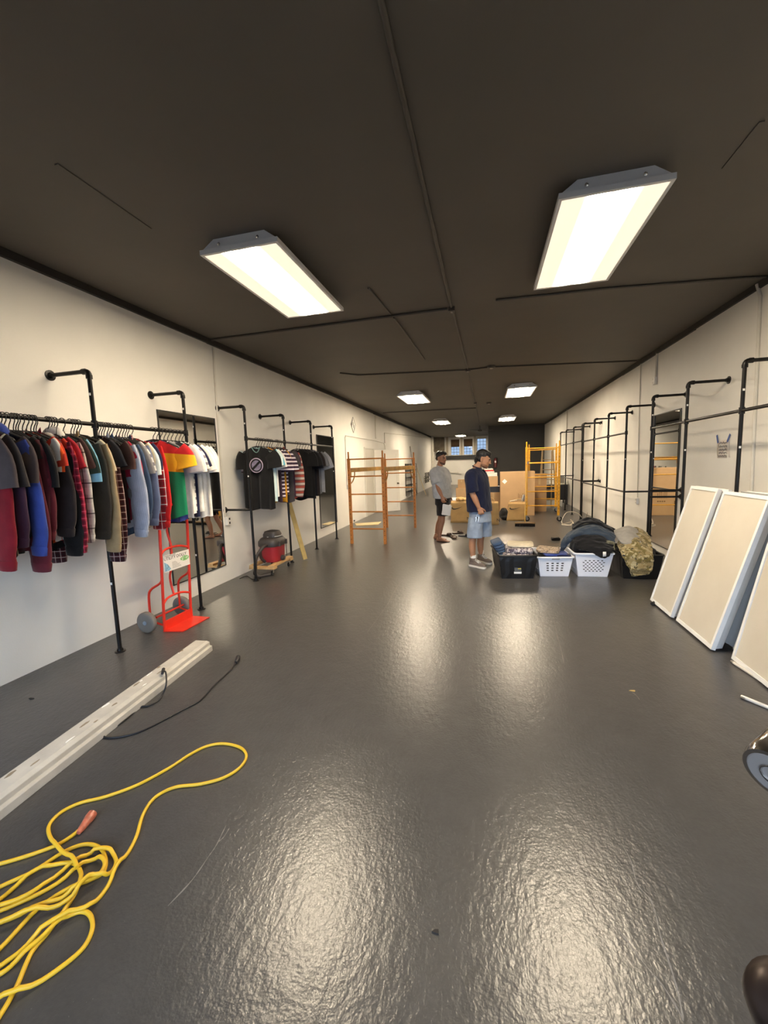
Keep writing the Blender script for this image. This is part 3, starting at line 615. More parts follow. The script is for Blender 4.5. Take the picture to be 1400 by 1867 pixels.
for i, (px, nm, lab, mk, kind, k) in enumerate(SH):
    px = px-34*(1-px/335); Y = wx(px, 754+px*.113, XLR).y
    rz = math.radians(R.uniform(-3, 7) + (12 if px > 270 else 1)); k = dict(k); rz = math.radians(k.pop('rz')) if 'rz' in k else rz
    used[lab] = used.get(lab, 0)+1
    garment(nm, lab, fb[mk], (XH, Y, ZBAR), rz, kind, seed=i+1, cuff=None, **k)
    hanger((XH, Y, ZBAR), rz, 'black hanger of the ' + ' '.join(lab.replace(',', '').split()[:12]), 'hangers on the long rack')
# last of the bunch: print on the heather tee
# ---------------------------------------------------------------- second rack
teal = F('cloth_teal_white', '#cfe0e0', 'v', c2='#5fb0c4', per=.12, duty=.25); yjer = F('cloth_yellow_jersey', '#d89a25', 'blocks', cuts=[(-.36, '#3b2733')], slope=.3)
ystr = F('cloth_plum_stripe', '#3b2b3c', 'h', c2='#d8cdd2', per=.055, duty=.4); ymel = F('cloth_yellow', '#d69a24'); patt = F('cloth_brick_pattern', '#7d4440', 'h', c2='#b9a99a', c3='#a34433', per=.085, duty=.42); dgrey = F('cloth_dark_grey', '#3f3b3d'); lgrey = F('cloth_light_grey', '#a3a3a8'); mgrey = F('cloth_heather_grey', '#77777b')
S2 = [
 (466.5, 'logo_tee', 'black tee with round silver purple slashed logo on the second rack', fb['black'], 'tee', dict(L=.88, w=.228, sl=.215, T=.03, neck=F('cloth_sea_green', '#7fa39c'))),
 (470.5, 'teal_tee', 'white tee with light teal bands behind the black logo tee', teal, 'tee', dict(L=.80, sl=.22)),
 (475, 'white_tee', 'white tee with blue edge on the second rack', F('cloth_white_blue', '#dcdad4', 'v', c2='#4f8fb5', per=.2, duty=.08), 'tee', dict(L=.72, sl=.25)),
 (480, 'yellow_jersey', 'yellow jersey with dark lettering on the second rack', yjer, 'tee', dict(L=.80, sl=.27, w=.25, slm=ystr)),
 (486, 'plum_striped_tee', 'plum tee with pale stripes on the second rack', ystr, 'tee', dict(L=.74, sl=.27)),
 (490, 'yellow_tee', 'plain yellow tee hem between striped tees on the second rack', ymel, 'tee', dict(L=.82, sl=.2)),
 (494, 'striped_jersey', 'purple striped jersey on the second rack', ystr, 'tee', dict(L=.72, sl=.28)),
 (503.5, 'dark_grey_tee', 'dark grey tee left of the brick patterned flannel', dgrey, 'tee', dict(L=.84, sl=.2)),
 (506, 'plum_tee', 'plum tee left of the brick patterned flannel', fb['purp'], 'tee', dict(L=.76, sl=.22)),
 (510, 'patterned_flannel', 'brick red patterned flannel at the second pole of the second rack', patt, 'long', dict(L=.80, sl=.66, collar='fold')),
 (540, 'black_tee', 'black tee with small white chest print facing the room', fb['black'], 'tee', dict(L=.80, w=.25, sl=.22, T=.024)),
 (545, 'black_tee', 'black tee directly behind the one with white chest print', fb['black'], 'tee', dict(L=.86, sl=.24, w=.25)),
 (550, 'blue_black_tee', 'blue black tee in the middle of the far black bunch', fb['navyblk'], 'tee', dict(L=.84, sl=.25)),
 (555, 'dark_brown_tee', 'dark brown tee left of the heather grey tee', fb['brown'], 'tee', dict(L=.82, sl=.25)),
 (560, 'heather_grey_tee', 'heather grey tee near the far mirror', mgrey, 'tee', dict(L=.80, sl=.25)),
 (566, 'light_grey_shirt', 'light grey shirt, last on the second rack', lgrey, 'tee', dict(L=.78, sl=.29)),
]
for i, (px, nm, lab, m, kind, k) in enumerate(S2):
    Y = wx(px, 796+(px-450)*.13, XLR).y; rz = math.radians(R.uniform(-3, 6)); 
    if i == 0: rz = math.radians(2)
    t = garment(nm, lab, m, (XH, Y, ZBAR), rz, kind, seed=100+i, grp='shirts on the second rack', **k)
    hanger((XH, Y, ZBAR), rz, 'black hanger of the ' + ' '.join(lab.replace(',', '').split()[:12]), 'hangers on the second rack')
    if i == 0:      # round logo, hugging the chest
        M_L1 = mat('logo_silver', '#8f86a0', .45, .3, var=.35, vscale=25); M_L2 = mat('logo_ring', '#c9b6cc', .5)
        yy = -.075; c = Vector((.02, yy, -.36)); g = G()
        g.lathe(c, (0, -1, 0), [(0, .092), (.003, .092)], 32); g.build('logo_disc', M_L1, t)
        g = G(); g.tube([c+Vector((.097*math.cos(a), -.003, .097*math.sin(a))) for a in [2*PI*q/36 for q in range(36)]], .006, 6, closed=True); g.build('logo_ring', M_L2, t, 60)
        g = G(); g.tube([c+Vector((.080*math.cos(a), -.003, .080*math.sin(a))) for a in [2*PI*q/36 for q in range(36)]], .009, 6, closed=True); g.build('logo_ring', fb['black'], t, 60)
        g = G(); g.box(c+Vector((0, -.005, 0)), (.155, .004, .03), Matrix.Rotation(-.72, 3, 'Y')); g.build('logo_slash', fb['black'], t)
    if i == 10:
        for z, wv in ((-.27, .06), (-.29, .05), (-.31, .02)): G().box((-.08, -.06, z), (wv, .002, .012)).build('chest_print', M_STICK, t)
    if i == 3:
        text_part('jersey_lettering', 'th Co', .09, M_INK, t, (-.02, -.075, -.25), (1, 0, -.35), (.35, 0, 1), .001)
# ================================================================ red hand truck under the long rack
M_RED = mat('red_enamel', '#d8321f', .35, var=.06); M_TYRE = mat('grey_rubber_tyre', '#77716a', .7); M_RIM = mat('grey_blue_rim', '#8e9aa8', .45)
t = thing('hand_truck', 'red steel hand truck with printed sign under the hanging shirts', 'hand truck', (-3.06, 3.36, 0))
hy = .185; tl = .055                                     # half width, forward lean at the top
def hx(z): return tl*z
for sy in (-1, 1):
    G().tube([(hx(0), sy*hy, .02), (hx(.5), sy*hy, .5), (hx(1.0), sy*hy, 1.0), (hx(1.12), sy*(hy-.01), 1.12), (hx(1.22), sy*(hy-.06), 1.20), (hx(1.26), 0, 1.235)], .0135, 12).build('upright', M_RED, t, 60)
    G().tube(catmull([(hx(.62), sy*hy-.0, .62), (hx(.50)-.01, sy*hy, .50), (-.10, sy*(hy+.01), .42), (-.135, sy*(hy+.012), .34), (-.14, sy*(hy+.012), .10)], 5), .0115, 10).build('side_brace', M_RED, t, 60)
    G().rod((0, sy*hy, .06), (-.15, sy*(hy+.005), .10), .010).build('axle_bracket', M_RED, t)
    w_ = G().lathe((-.15, sy*(hy+.025), .102), (0, sy, 0), [(0, .07), (0, .094), (.008, .102), (.042, .102), (.05, .094), (.05, .068)], 28).build('wheel', M_TYRE, t, 50)
    G().lathe((-.15, sy*(hy+.025), .102), (0, sy, 0), [(.004, .072), (.035, .070), (.04, .062), (.028, .055), (.028, .022), (.055, .020), (.06, .012)], 24).build('rim', M_RIM, w_, 40)
    for k in range(4):
        a = k*PI/2+.5; G().box((-.15+.045*math.cos(a), sy*(hy+.059), .102+.045*math.sin(a)), (.04, .012, .010), Matrix.Rotation(-a, 3, 'Y')).build('spoke', M_RIM, w_)
def bow(z, d): return catmull([(hx(z), -hy, z-.01), (hx(z)-d, -hy*.45, z+.022), (hx(z)-d, hy*.45, z+.022), (hx(z), hy, z-.01)], 5)
for z in (.775, .285): G().tube(bow(z, .03), .011, 10).build('crossbar', M_RED, t, 60)
G().rod((hx(.14)-.09, -hy, .135), (hx(.14)-.09, hy, .135), .010).build('crossbar', M_RED, t); G().rod((-.15, -hy-.06, .102), (-.15, hy+.06, .102), .009).build('axle', M_RED, t)
G().tube(catmull([(hx(1.235), 0, 1.235), (-.03, .0, 1.0), (.0, .0, .80), (-.02, 0, .6), (-.05, 0, .48), (-.02, 0, .30)], 5), .011, 10).build('centre_strap', M_RED, t, 60)
g = G(); g.b2((0, -hy-.015, 0), (.012, hy+.015, .10)); g.prism([(.0, -hy-.02, .002), (.20, -hy+.01, .002), (.215, hy+.02, .002), (.0, hy+.02, .002)], (0, 0, .008)); g.build('toe_plate', M_RED, t)
sg = G(); z0, z1 = .585, .745; sx = hx(.66)+.017
sg.b2((sx, -hy+.012, z0), (sx+.003, hy-.012, z1)); sgn = sg.build('sign', mat('sign_paper', '#e9e3dc', .6), t)
ex = sx+.0035
text_part('lettering', 'UTILITY DOLLY', .0435, M_INK, sgn, (ex, -hy+.016, .697), (0, 1, 0), (0, 0, 1), .0006)
text_part('lettering', 'CONVERTIBLE HAND', .016, M_INK, sgn, (ex, -hy+.018, .731), (0, 1, 0), (0, 0, 1), .0004)
pts = []
for k in range(28):
    a = 2*PI*k/28; r = 1.0 if k % 2 else .82; pts.append((ex, .105+.066*r*math.cos(a), .668+.026*r*math.sin(a)))
G().prism(pts, (.0006, 0, 0)).build('price_splash', mat('splash_green', '#5fae4a', .6), sgn)
text_part('price', '$7.99', .042, M_STICK, sgn, (ex+.001, .055, .653), (0, 1, 0), (0, 0, 1), .0005, shear=.2)
G().prism([(ex, -hy+.016, .592), (ex, -hy+.07, .592), (ex, -hy+.095, .605), (ex, -hy+.06, .655), (ex, -hy+.016, .685)], (.0006, 0, 0)).build('picture_patch', mat('sign_blue', '#7fa9bf', .6, var=.4, vscale=60), sgn)
g = G()
for j in range(7):
    for y0, wv in ((-.07, .07 if j < 3 else .12),): g.b2((ex, y0, .662-j*.010), (ex+.0005, y0+wv*(.7+.3*abs(math.sin(j*2.3))), .665-j*.010))
g.build('small_print', mat('print_grey', '#8c8378', .7), sgn)
# ================================================================ vacuum on a wooden dolly
M_PLY = mat('plywood', '#c39d69', .6, var=.12, vscale=14); M_CAST = mat('caster_metal', '#a5a29c', .3, .9); M_WH = mat('caster_wheel_black', '#1c1b1b', .5)
cx, cy = -3.17, 5.46
t = thing('furniture_dolly', 'small wooden dolly on casters carrying the red vacuum', 'dolly', (cx, cy, 0), .03)
for sy in (-1, 1): G().box((0, sy*.27, .115), (.40, .10, .03)).build('cross_board', M_PLY, t, bevel=.003)
for sx in (-1, 1): G().box((sx*.15, 0, .145), (.09, .64, .028)).build('side_board', M_PLY, t, bevel=.003)
for sx in (-1, 1):
    for sy in (-1, 1):
        c_ = G(); c_.box((sx*.14, sy*.27, .097), (.06, .06, .006)); c_.box((sx*.14-.018, sy*.27, .07), (.004, .04, .055)); c_.box((sx*.14+.018, sy*.27, .07), (.004, .04, .055)); c_ = c_.build('caster', M_CAST, t)
        G().lathe((sx*.14-.013, sy*.27, .033), (1, 0, 0), [(0, .026), (.003, .033), (.023, .033), (.026, .026)], 16).build('wheel', M_WH, c_, 50)
M_VRED = mat('vacuum_red', '#a12a33', .4, var=.05); M_VGR = mat('vacuum_dark_grey', '#3a3432', .5, var=.1); M_VLT = mat('vacuum_strap', '#b4afaa', .4)
t = thing('shop_vacuum', 'red and dark grey wet dry vacuum on the wooden dolly', 'vacuum', (cx+.01, cy+.02, .16))
g = G(); rr_ = lambda a, b, n=28: [Vector((a*abs(math.cos(q))**.6*math.copysign(1, math.cos(q)), b*abs(math.sin(q))**.6*math.copysign(1, math.sin(q)), 0)) for q in (2*PI*k/n for k in range(n))]
def sq(c, a, b, z): return [Vector((c[0], c[1], z))+p for p in rr_(a, b)]
g.loft([sq((0, 0), .135, .165, 0), sq((0, 0), .145, .175, .02), sq((0, 0), .155, .185, .24), sq((0, 0), .157, .187, .25)]); g.build('tank', M_VRED, t, 40)
g = G(); g.loft([sq((0, 0), .165, .197, .235), sq((0, 0), .172, .203, .25), sq((0, 0), .17, .20, .31), sq((0, 0), .14, .17, .35), sq((0, 0), .12, .14, .362)]); g.build('lid', M_VGR, t, 40)
g = G(); g.loft([sq((0, .02), .12, .12, .355), sq((0, .02), .12, .125, .40), sq((0, .02), .10, .10, .445), sq((0, .02), .05, .05, .458)]); g.build('motor_cover', M_VGR, t, 40)
G().tube(catmull([(-.02, -.10, .372), (.125, -.06, .378), (.135, .07, .378), (.08, .13, .374)], 5), .007, 8).build('handle_strap', M_VLT, t, 60)
for yy in (-.08, .12): G().box((.172, yy, .27), (.018, .04, .075)).build('latch', M_VGR, t, bevel=.004)
G().lathe((.145, .0, .045), (1, 0, -.1), [(0, .04), (.03, .04), (.035, .03), (.05, .03), (.052, .01)], 16).build('drain_cap', M_VGR, t, 40)
G().box((.162, .13, .14), (.006, .012, .2)).build('drip_line', M_VGR, t)
hp = catmull([(.02, -.19, .27), (.0, -.27, .25), (-.06, -.36, .12), (-.05, -.42, -.04), (.0, -.44, -.13), (.06, -.36, -.137), (.11, -.30, -.137)], 8)
G().tube(hp, [.024+(.0025 if k % 2 else 0) for k in range(len(hp))], 10).build('hose', M_VGR, t, 60)
G().tube(catmull([(-.02, -.20, .02), (-.04, -.27, .10), (-.02, -.30, .22), (.01, -.22, .27)], 6), .022, 10).build('hose_loop', M_VGR, t, 60)
b = fl(469, 1054); 
tag(G().tube(catmull([fl(437, 1055, .006), fl(450, 1050, .006), fl(460, 1056, .006), fl(474, 1055, .006), fl(477, 1051, .006)], 6), .005, 6).build('power_cord', M_BLK, None, 60), 'short black cord lying at the foot of the vacuum dolly', 'cord')
# leaning board
b0 = fl(557, 1021); b0.z = .0
p1 = Vector((XL+.05, 6.35, 1.72)); d = (p1-b0); ln = d.length; dn = d.normalized(); sd = Vector((.45, 1, 0)); sd = (sd-dn*sd.dot(dn)).normalized(); nn = dn.cross(sd)
M_BOARD = mat('yellow_pine', '#b9a065', .6, var=.12, vscale=9)
g = G(); Mx = Matrix((sd, nn, dn)).transposed(); g.box((0, 0, ln/2+.012), (.085, .019, ln)); g.v = [Mx @ v for v in g.v]
tag(g.build('leaning_board', M_BOARD, None, bevel=.002), 'long pine board leaning on the left wall right of the vacuum', 'board').location = b0
# ================================================================ beam and cords on the floor, front left
M_BEAM = mat('weathered_white_wood', '#bab4a9', .75, var=.12, vscale=7, bump=.4, bscale=14, bdist=.006)
A = [fl(393, 1178), fl(352, 1162)]; far_r = fl(388, 1186); near_r = fl(0, 1497); dirb = (near_r-far_r).normalized(); near_end = near_r + dirb*.75; perp = Vector((-dirb.y, dirb.x, 0)); 
if perp.x > 0: perp = -perp
t = thing('wooden_beam', 'long off white wooden beam lying on the floor at the left', 'beam', far_r); L_ = (near_end-far_r).length; wv = .165
def bq(s, o, z): return dirb*s + perp*o + Vector((0, 0, z))
g = G(); sec = [(0, 0), (wv, 0), (wv, .075), (wv-.012, .088), (.05, .088), (.022, .078), (.022, .05), (0, .045)]
g.loft([[bq(s, o, z) for o, z in sec] for s in (0, L_*.3, L_*.6, L_)]); g.build('beam_body', M_BEAM, t, bevel=.003)
M_CHIP = mat('bare_wood_chip', '#8b7d68', .8, var=.2); 
for k in range(16):
    s_ = R.uniform(.1, 1.9); o_ = R.uniform(.06, .145); a, c = R.uniform(.012, .04), R.uniform(.004, .010); g = G()
    g.prism([bq(s_+a*math.cos(q)*R.uniform(.7, 1.2), o_+c*math.sin(q)*R.uniform(.7, 1.3), .0882) for q in (2*PI*i/9 for i in range(9))], (0, 0, .0012)); g.build('paint_chip', M_CHIP if k % 3 else M_STICK, t)
M_CORDB = mat('black_rubber_cord', '#18171a', .5)
t = thing('black_power_cord', 'black power cord with plug trailing over the beam', 'cord', fl(433, 1203))
B = Vector(t.location)
pts = [fl(296, 1226, .105), fl(301, 1224, .112), fl(303, 1232, .10), fl(303, 1248, .075), fl(298, 1262, .03), fl(289, 1277, .006), fl(270, 1287, .006), fl(255, 1290, .006), fl(225, 1315, .006), fl(190, 1340, .006), fl(205, 1345, .006), fl(240, 1339, .006), fl(275, 1325, .006), fl(330, 1296, .006), fl(365, 1277, .006), fl(390, 1250, .006), fl(420, 1222, .006), fl(428, 1210, .012), fl(432, 1205, .02)]
G().tube([p-B for p in catmull(pts, 7)], .0055, 8).build('cable', M_CORDB, t, 60)
G().tube([p-B for p in [fl(430, 1208, .016), fl(433, 1203, .022), fl(434, 1198, .024)]], [.012, .02, .018], 12).build('plug', M_CORDB, t, 50)
G().tube([p-B for p in [fl(298, 1220, .10), fl(296, 1228, .105)]], [.012, .009], 10).build('socket_end', M_CORDB, t, 50)
# yellow extension cord: photo path on the floor, continued out of the frame
M_YC = mat('yellow_cord_jacket', '#e2b62a', .45, var=.08, vscale=4)
t = thing('yellow_extension_cord', 'yellow extension cord with orange socket coiled on the floor', 'cord', fl(120, 1650)); B = Vector(t.location)
def q7(x, y): return (x/2.604, 1150+y/2.604)
P7 = [(375, 955), (330, 990), (260, 1030), (120, 1080), (0, 1115), (-160, 1160), (-330, 1260), (-360, 1350), (-200, 1330), (0, 1225), (160, 1150), (300, 1060), (400, 1022), (470, 1035), (500, 1080), (495, 1150), (430, 1190), (330, 1230), (180, 1330), (0, 1520), (-150, 1640), (-300, 1600), (-200, 1440), (0, 1285), (150, 1170), (260, 1120), (350, 1112), (385, 1160), (375, 1230), (310, 1330), (230, 1440), (150, 1540), (80, 1700), (0, 1840), (-60, 1900),
 (-250, 1880), (-300, 1790), (-100, 1780), (0, 1760), (150, 1700), (300, 1600), (400, 1510), (440, 1420), (425, 1355), (370, 1345), (280, 1400), (200, 1480), (80, 1580), (0, 1640), (-150, 1700), (-260, 1600), (-150, 1460), (0, 1395), (150, 1340), (300, 1280), (390, 1230), (470, 1180), (500, 1130), (480, 1095), (420, 1105), (330, 1170), (200, 1250), (0, 1340), (-200, 1420), (-180, 1500), (0, 1410), (180, 1350), (330, 1300), (430, 1210), (500, 1180),
 (545, 1130), (550, 1090), (520, 1055), (460, 1055), (400, 1085), (300, 1150), (160, 1260), (0, 1330), (-250, 1400), (-240, 1560), (-60, 1620), (60, 1560), (200, 1450), (330, 1370), (430, 1320), (500, 1240), (540, 1170), (560, 1130), (610, 1060), (650, 980), (680, 880), (735, 800), (830, 750), (950, 735), (1060, 705), (1140, 655), (1170, 600), (1140, 560), (1060, 542), (980, 555), (900, 595), (800, 660), (650, 740), (500, 795), (380, 825), (290, 870), (235, 930), (240, 990), (290, 1060), (350, 1110), (370, 1160)]
cp = [fl(*q7(*p)) for p in P7]; path = catmull(cp, 6); grid_ = {}
out = []
for i, p in enumerate(path):              # later strands lie on top of earlier ones
    z = .0075; key = (round(p.x/.03), round(p.y/.03))
    for dx in (-1, 0, 1):
        for dy in (-1, 0, 1):
            for (j, zz_, xx, yy) in grid_.get((key[0]+dx, key[1]+dy), ()):
                if i-j > 14 and math.hypot(p.x-xx, p.y-yy) < .022: z = max(z, min(zz_+.013, .05))
    grid_.setdefault(key, []).append((i, z, p.x, p.y)); out.append(Vector((p.x, p.y, z)))
for _ in range(3): out = [out[0]] + [Vector((out[i].x, out[i].y, max(out[i].z, (out[i-1].z+out[i+1].z)/2))) for i in range(1, len(out)-1)] + [out[-1]]
G().tube([p-B for p in out], .0075, 8).build('cable', M_YC, t, 60)
e0, e1 = fl(*q7(372, 960), .012), fl(*q7(440, 868), .02)
G().tube([(e0*(1-f)+e1*f)-B for f in (0, .2, .45, .8, 1)], [.009, .014, .016, .021, .020], 12).build('socket_end', mat('orange_clear_socket', '#b5634a', .3, var=.3, vscale=60), t, 50)
# ================================================================ removed light fixtures leaning at the right
n = NT('unlit_prismatic_lens'); n.color(n.mix(n.ramp(n.noise(2.5, 4), .3, .7), lin('#cbc2b2'), lin('#d4ccbd'))); n.rough(.5); n.bump(n.noise(220, 1), .3, .002); M_LENS = n.m
M_LENSD = mat('bare_metal_back', '#8d8f90', .5, .2)
def lean_panel(label, y0, y1, xb, xt, zt, flip=False, tilt=0.):
    t = thing('removed_troffer', label, 'light panel', (xb, (y0+y1)/2, 0), 0, 'removed ceiling troffers leaning at the right')
    d = Vector((xt-xb, 0, zt)); ln = d.length; dn = d.normalized(); nn = Vector((-dn.z, 0, dn.x))      # nn faces the room
    Mx = Matrix((Vector((0, -1, 0)), -nn, dn)).transposed()
    if flip: Mx = Matrix((Vector((0, 1, 0)), nn, dn)).transposed()
    Mx = Mx @ Matrix.Rotation(tilt, 3, 'Y')
    wv = (y1-y0); a = wv/2; off = Vector((0, 0, .001+.05*abs(dn.x)))
    def place(g, nm, m): g.v = [Mx @ v + off for v in g.v]; return g.build(nm, m, t)
    g = G(); g.b2((-a, -.02, 0), (-a+.025, .012, ln)); g.b2((a-.025, -.02, 0), (a, .012, ln)); g.b2((-a+.025, -.02, 0), (a-.025, .012, .03)); g.b2((-a+.025, -.02, ln-.03), (a-.025, .012, ln)); place(g, 'frame', M_HOUS)
    g = G(); g.b2((-a+.025, -.012, .03), (a-.025, -.004, ln-.03)); place(g, 'lens', M_LENS)
    g = G(); g.hexa([(-a+.01, .012, .01), (a-.01, .012, .01), (a-.05, .08, .02), (-a+.05, .08, .02)], [(-a+.01, .012, ln-.01), (a-.01, .012, ln-.01), (a-.05, .08, ln-.02), (-a+.05, .08, ln-.02)]); place(g, 'housing', M_HOUS if not flip else M_LENSD)
    return t
lean_panel('cream troffer panel leaning in front, farthest from the camera', 4.27, 4.775, 1.71, 2.035, 1.215)
lean_panel('cream troffer panel leaning in front, second from the far end', 3.58, 4.195, 1.725, 2.04, 1.205)
lean_panel('pale troffer panel leaning at the right edge of the picture', 2.85, 3.455, 1.80, 2.03, 1.19)
lean_panel('troffer panel hidden behind the farthest leaning panel, only its top edge showing', 4.38, 4.99, 1.86, 2.17, 1.20)
lean_panel('troffer panel with grey back showing between the two right panels', 3.62, 4.23, 1.90, 2.225, 1.20, flip=True)
lean_panel('troffer panel behind the right edge one, grey back to the room', 2.98, 3.585, 1.90, 2.225, 1.20, flip=True)
a, b = fl(1189, 1101, .02), fl(1200, 1094, .02)
tag(G().tube([a, b], [.018, .012], 10).build('rubber_foot', M_BLK, None, 50), 'small black rubber foot at the corner of the far leaning panel', 'foot')
M_TUBE = mat('white_tube', '#d5cfc6', .35)
for lab, p, q in (('thin white tube on the floor along the right edge panel', (1334, 1206), (1420, 1262)), ('thin white tube with end cap lying nearer the camera at the right', (1352, 1270), (1440, 1306))):
    a, b = fl(*p, .012), fl(*q, .012); b = a+(b-a).normalized()*1.2
    t = thing('fluorescent_tube', lab, 'tube', (a.x, a.y, 0), 0, 'white tubes on the floor'); B = Vector(t.location)
    G().rod(a-B, b-B, .011, 12).build('glass_tube', M_TUBE, t, 60); d = (b-a).normalized(); G().rod(a-B-d*.002, a-B+d*.022, .0118, 12).build('end_cap', MATS['stub_metal'], t, 60); G().rod(b-B-d*.02, b-B+d*.002, .0118, 12).build('end_cap', MATS['stub_metal'], t, 60)
# small litter
for lab, px, c, s in (('tiny pale wood chip on the open floor at the right', (1153, 1260), '#c9a96a', .02), ('tiny black scrap on the floor left of the beam', (58, 1274), '#222222', .02), ('tiny dark sliver on the floor near the bottom', (795, 1700), '#2a2523', .016)):
    p = fl(*px); g = G(); g.prism([(s*math.cos(a)*R.uniform(.5, 1.3), s*.5*math.sin(a)*R.uniform(.5, 1.3), .0005) for a in (2*PI*k/7 for k in range(7))], (0, 0, .004)); tag(g.build('floor_scrap', mat('scrap'+c, c, .8)), lab, 'scrap').location = p
# ================================================================ scaffolds
M_OR = mat('orange_scaffold_paint', '#c47a30', .5, var=.18, vscale=9); M_YL = mat('yellow_scaffold_paint', '#d89c1e', .45, var=.12, vscale=9); M_HOLE = mat('dark_hole', '#241a12', .9)
def scaffold(label, m, FL_, FR_, BL_, BR_, z0, rungs, ztop, railz, mrail, casters=False):
    c0 = (Vector(FL_)+Vector(FR_)+Vector(BL_)+Vector(BR_))/4
    t = thing('scaffold', label, 'scaffold', (c0.x, c0.y, 0)); V = lambda p: Vector((p[0]-c0.x, p[1]-c0.y, 0))
    fl_, fr_, bl_, br_ = V(FL_), V(FR_), V(BL_), V(BR_)
    ang = math.atan2((fr_-fl_).y, (fr_-fl_).x); Mz = rotz(ang)
    for p in (fl_, fr_, bl_, br_):
        po = G().box(p+Vector((0, 0, (z0+ztop-.13)/2)), (.052, .052, ztop-.13-z0), Mz).build('post', m, t, bevel=.003)
        G().rod(p+Vector((0, 0, ztop-.14)), p+Vector((0, 0, ztop)), .016, 10).build('pin', m, po, 60)
        g = G()
        for k in range(int((ztop-.3-z0)/.085)): g.lathe(p+Mz @ Vector((0, -.026, z0+.09+k*.085)), Mz @ Vector((0, -1, 0)), [(-.002, .008), (.0006, .008)], 8)
        h = g.build('pin_hole', M_HOLE, po); h['kind'] = 'stuff'
        if casters:
            c_ = G(); c_.rod(p+Vector((0, 0, .13)), p+Vector((0, 0, z0)), .014); c_.box(p+Vector((.0, 0, .135)), (.05, .05, .012)); c_.box(p+Vector((.015, -.026, .095)), (.04, .005, .08)); c_.box(p+Vector((.015, .026, .095)), (.04, .005, .08)); c_ = c_.build('caster', M_CAST, t)
            G().lathe(p+Vector((.025, -.018, .062)), (0, 1, 0), [(0, .05), (.004, .062), (.032, .062), (.036, .05)], 18).build('wheel', M_WH, c_, 50); G().lathe(p+Vector((.025, -.0195, .062)), (0, 1, 0), [(0, .03), (.039, .03)], 12).build('hub', M_CAST, c_, 50)
    for a, b in ((fl_, fr_), (bl_, br_)):
        for z in rungs: G().rod(a+Vector((0, 0, z)), b+Vector((0, 0, z)), .0135, 10).build('rung', m, t, 60)
    for a, b in ((fl_, bl_), (fr_, br_)):
        d = (b-a).normalized(); sd = Vector((-d.y, d.x, 0)); mid = (a+b)/2; L = (b-a).length
        rl = G(); Md = Matrix((d, sd, Vector((0, 0, 1)))).transposed(); rl.box(mid+Vector((0, 0, railz)), (L-.05, .03, .085), Md); rl.build('side_rail', mrail, t, bevel=.004)
        for e, s in ((a, 1), (b, -1)):
            G().tube(catmull([e+d*s*.26+Vector((0, 0, railz-.04)), e+d*s*.25+Vector((0, 0, railz-.12)), e+d*s*.16+Vector((0, 0, railz-.22)), e+d*s*.02+Vector((0, 0, railz-.28))], 5), .012, 8).build('corner_brace', mrail, t, 60)
            G().box(e+d*s*.05+Vector((0, 0, railz-.07)), (.06, .034, .15), Md).build('bracket', mrail, t, bevel=.004)
    return t, (fl_, fr_, bl_, br_)
t, pp = scaffold('orange scaffold tower without wheels standing at the left', M_OR, (-2.615, 7.61), (-1.93, 7.61), (-2.39, 9.66), (-1.685, 9.66), 0., (.30, .64, .985, 1.335, 1.67), 1.815, 1.46, mat('ochre_rail_paint', '#a3782f', .5, var=.2))
a, b = pp[1], pp[3]; d = (b-a).normalized(); nrm = Vector((d.y, -d.x, 0)); 
g = G()
for k in range(11): g.box(a+d*(.45+k*.07)-nrm*.0165+Vector((0, 0, 1.46+.012*math.sin(k*2))), (.05*abs(math.sin(k*1.7))+.015, .002, .03), Matrix((d, nrm, Vector((0, 0, 1)))).transposed())
g.build('worn_lettering', M_STICK, t)
t, pp = scaffold('yellow scaffold tower on casters in front of the boxes at the right', M_YL, (.967, 10.8), (1.725, 10.8), (1.21, 12.75), (1.95, 12.7), .15, (.395, .752, 1.105, 1.458, 1.822), 1.99, 1.47, M_YL, True)
G().box(pp[0]+Vector((.03, -.03, 1.47)), (.02, .02, .06)).build('blue_tag', M_TAPE, t)
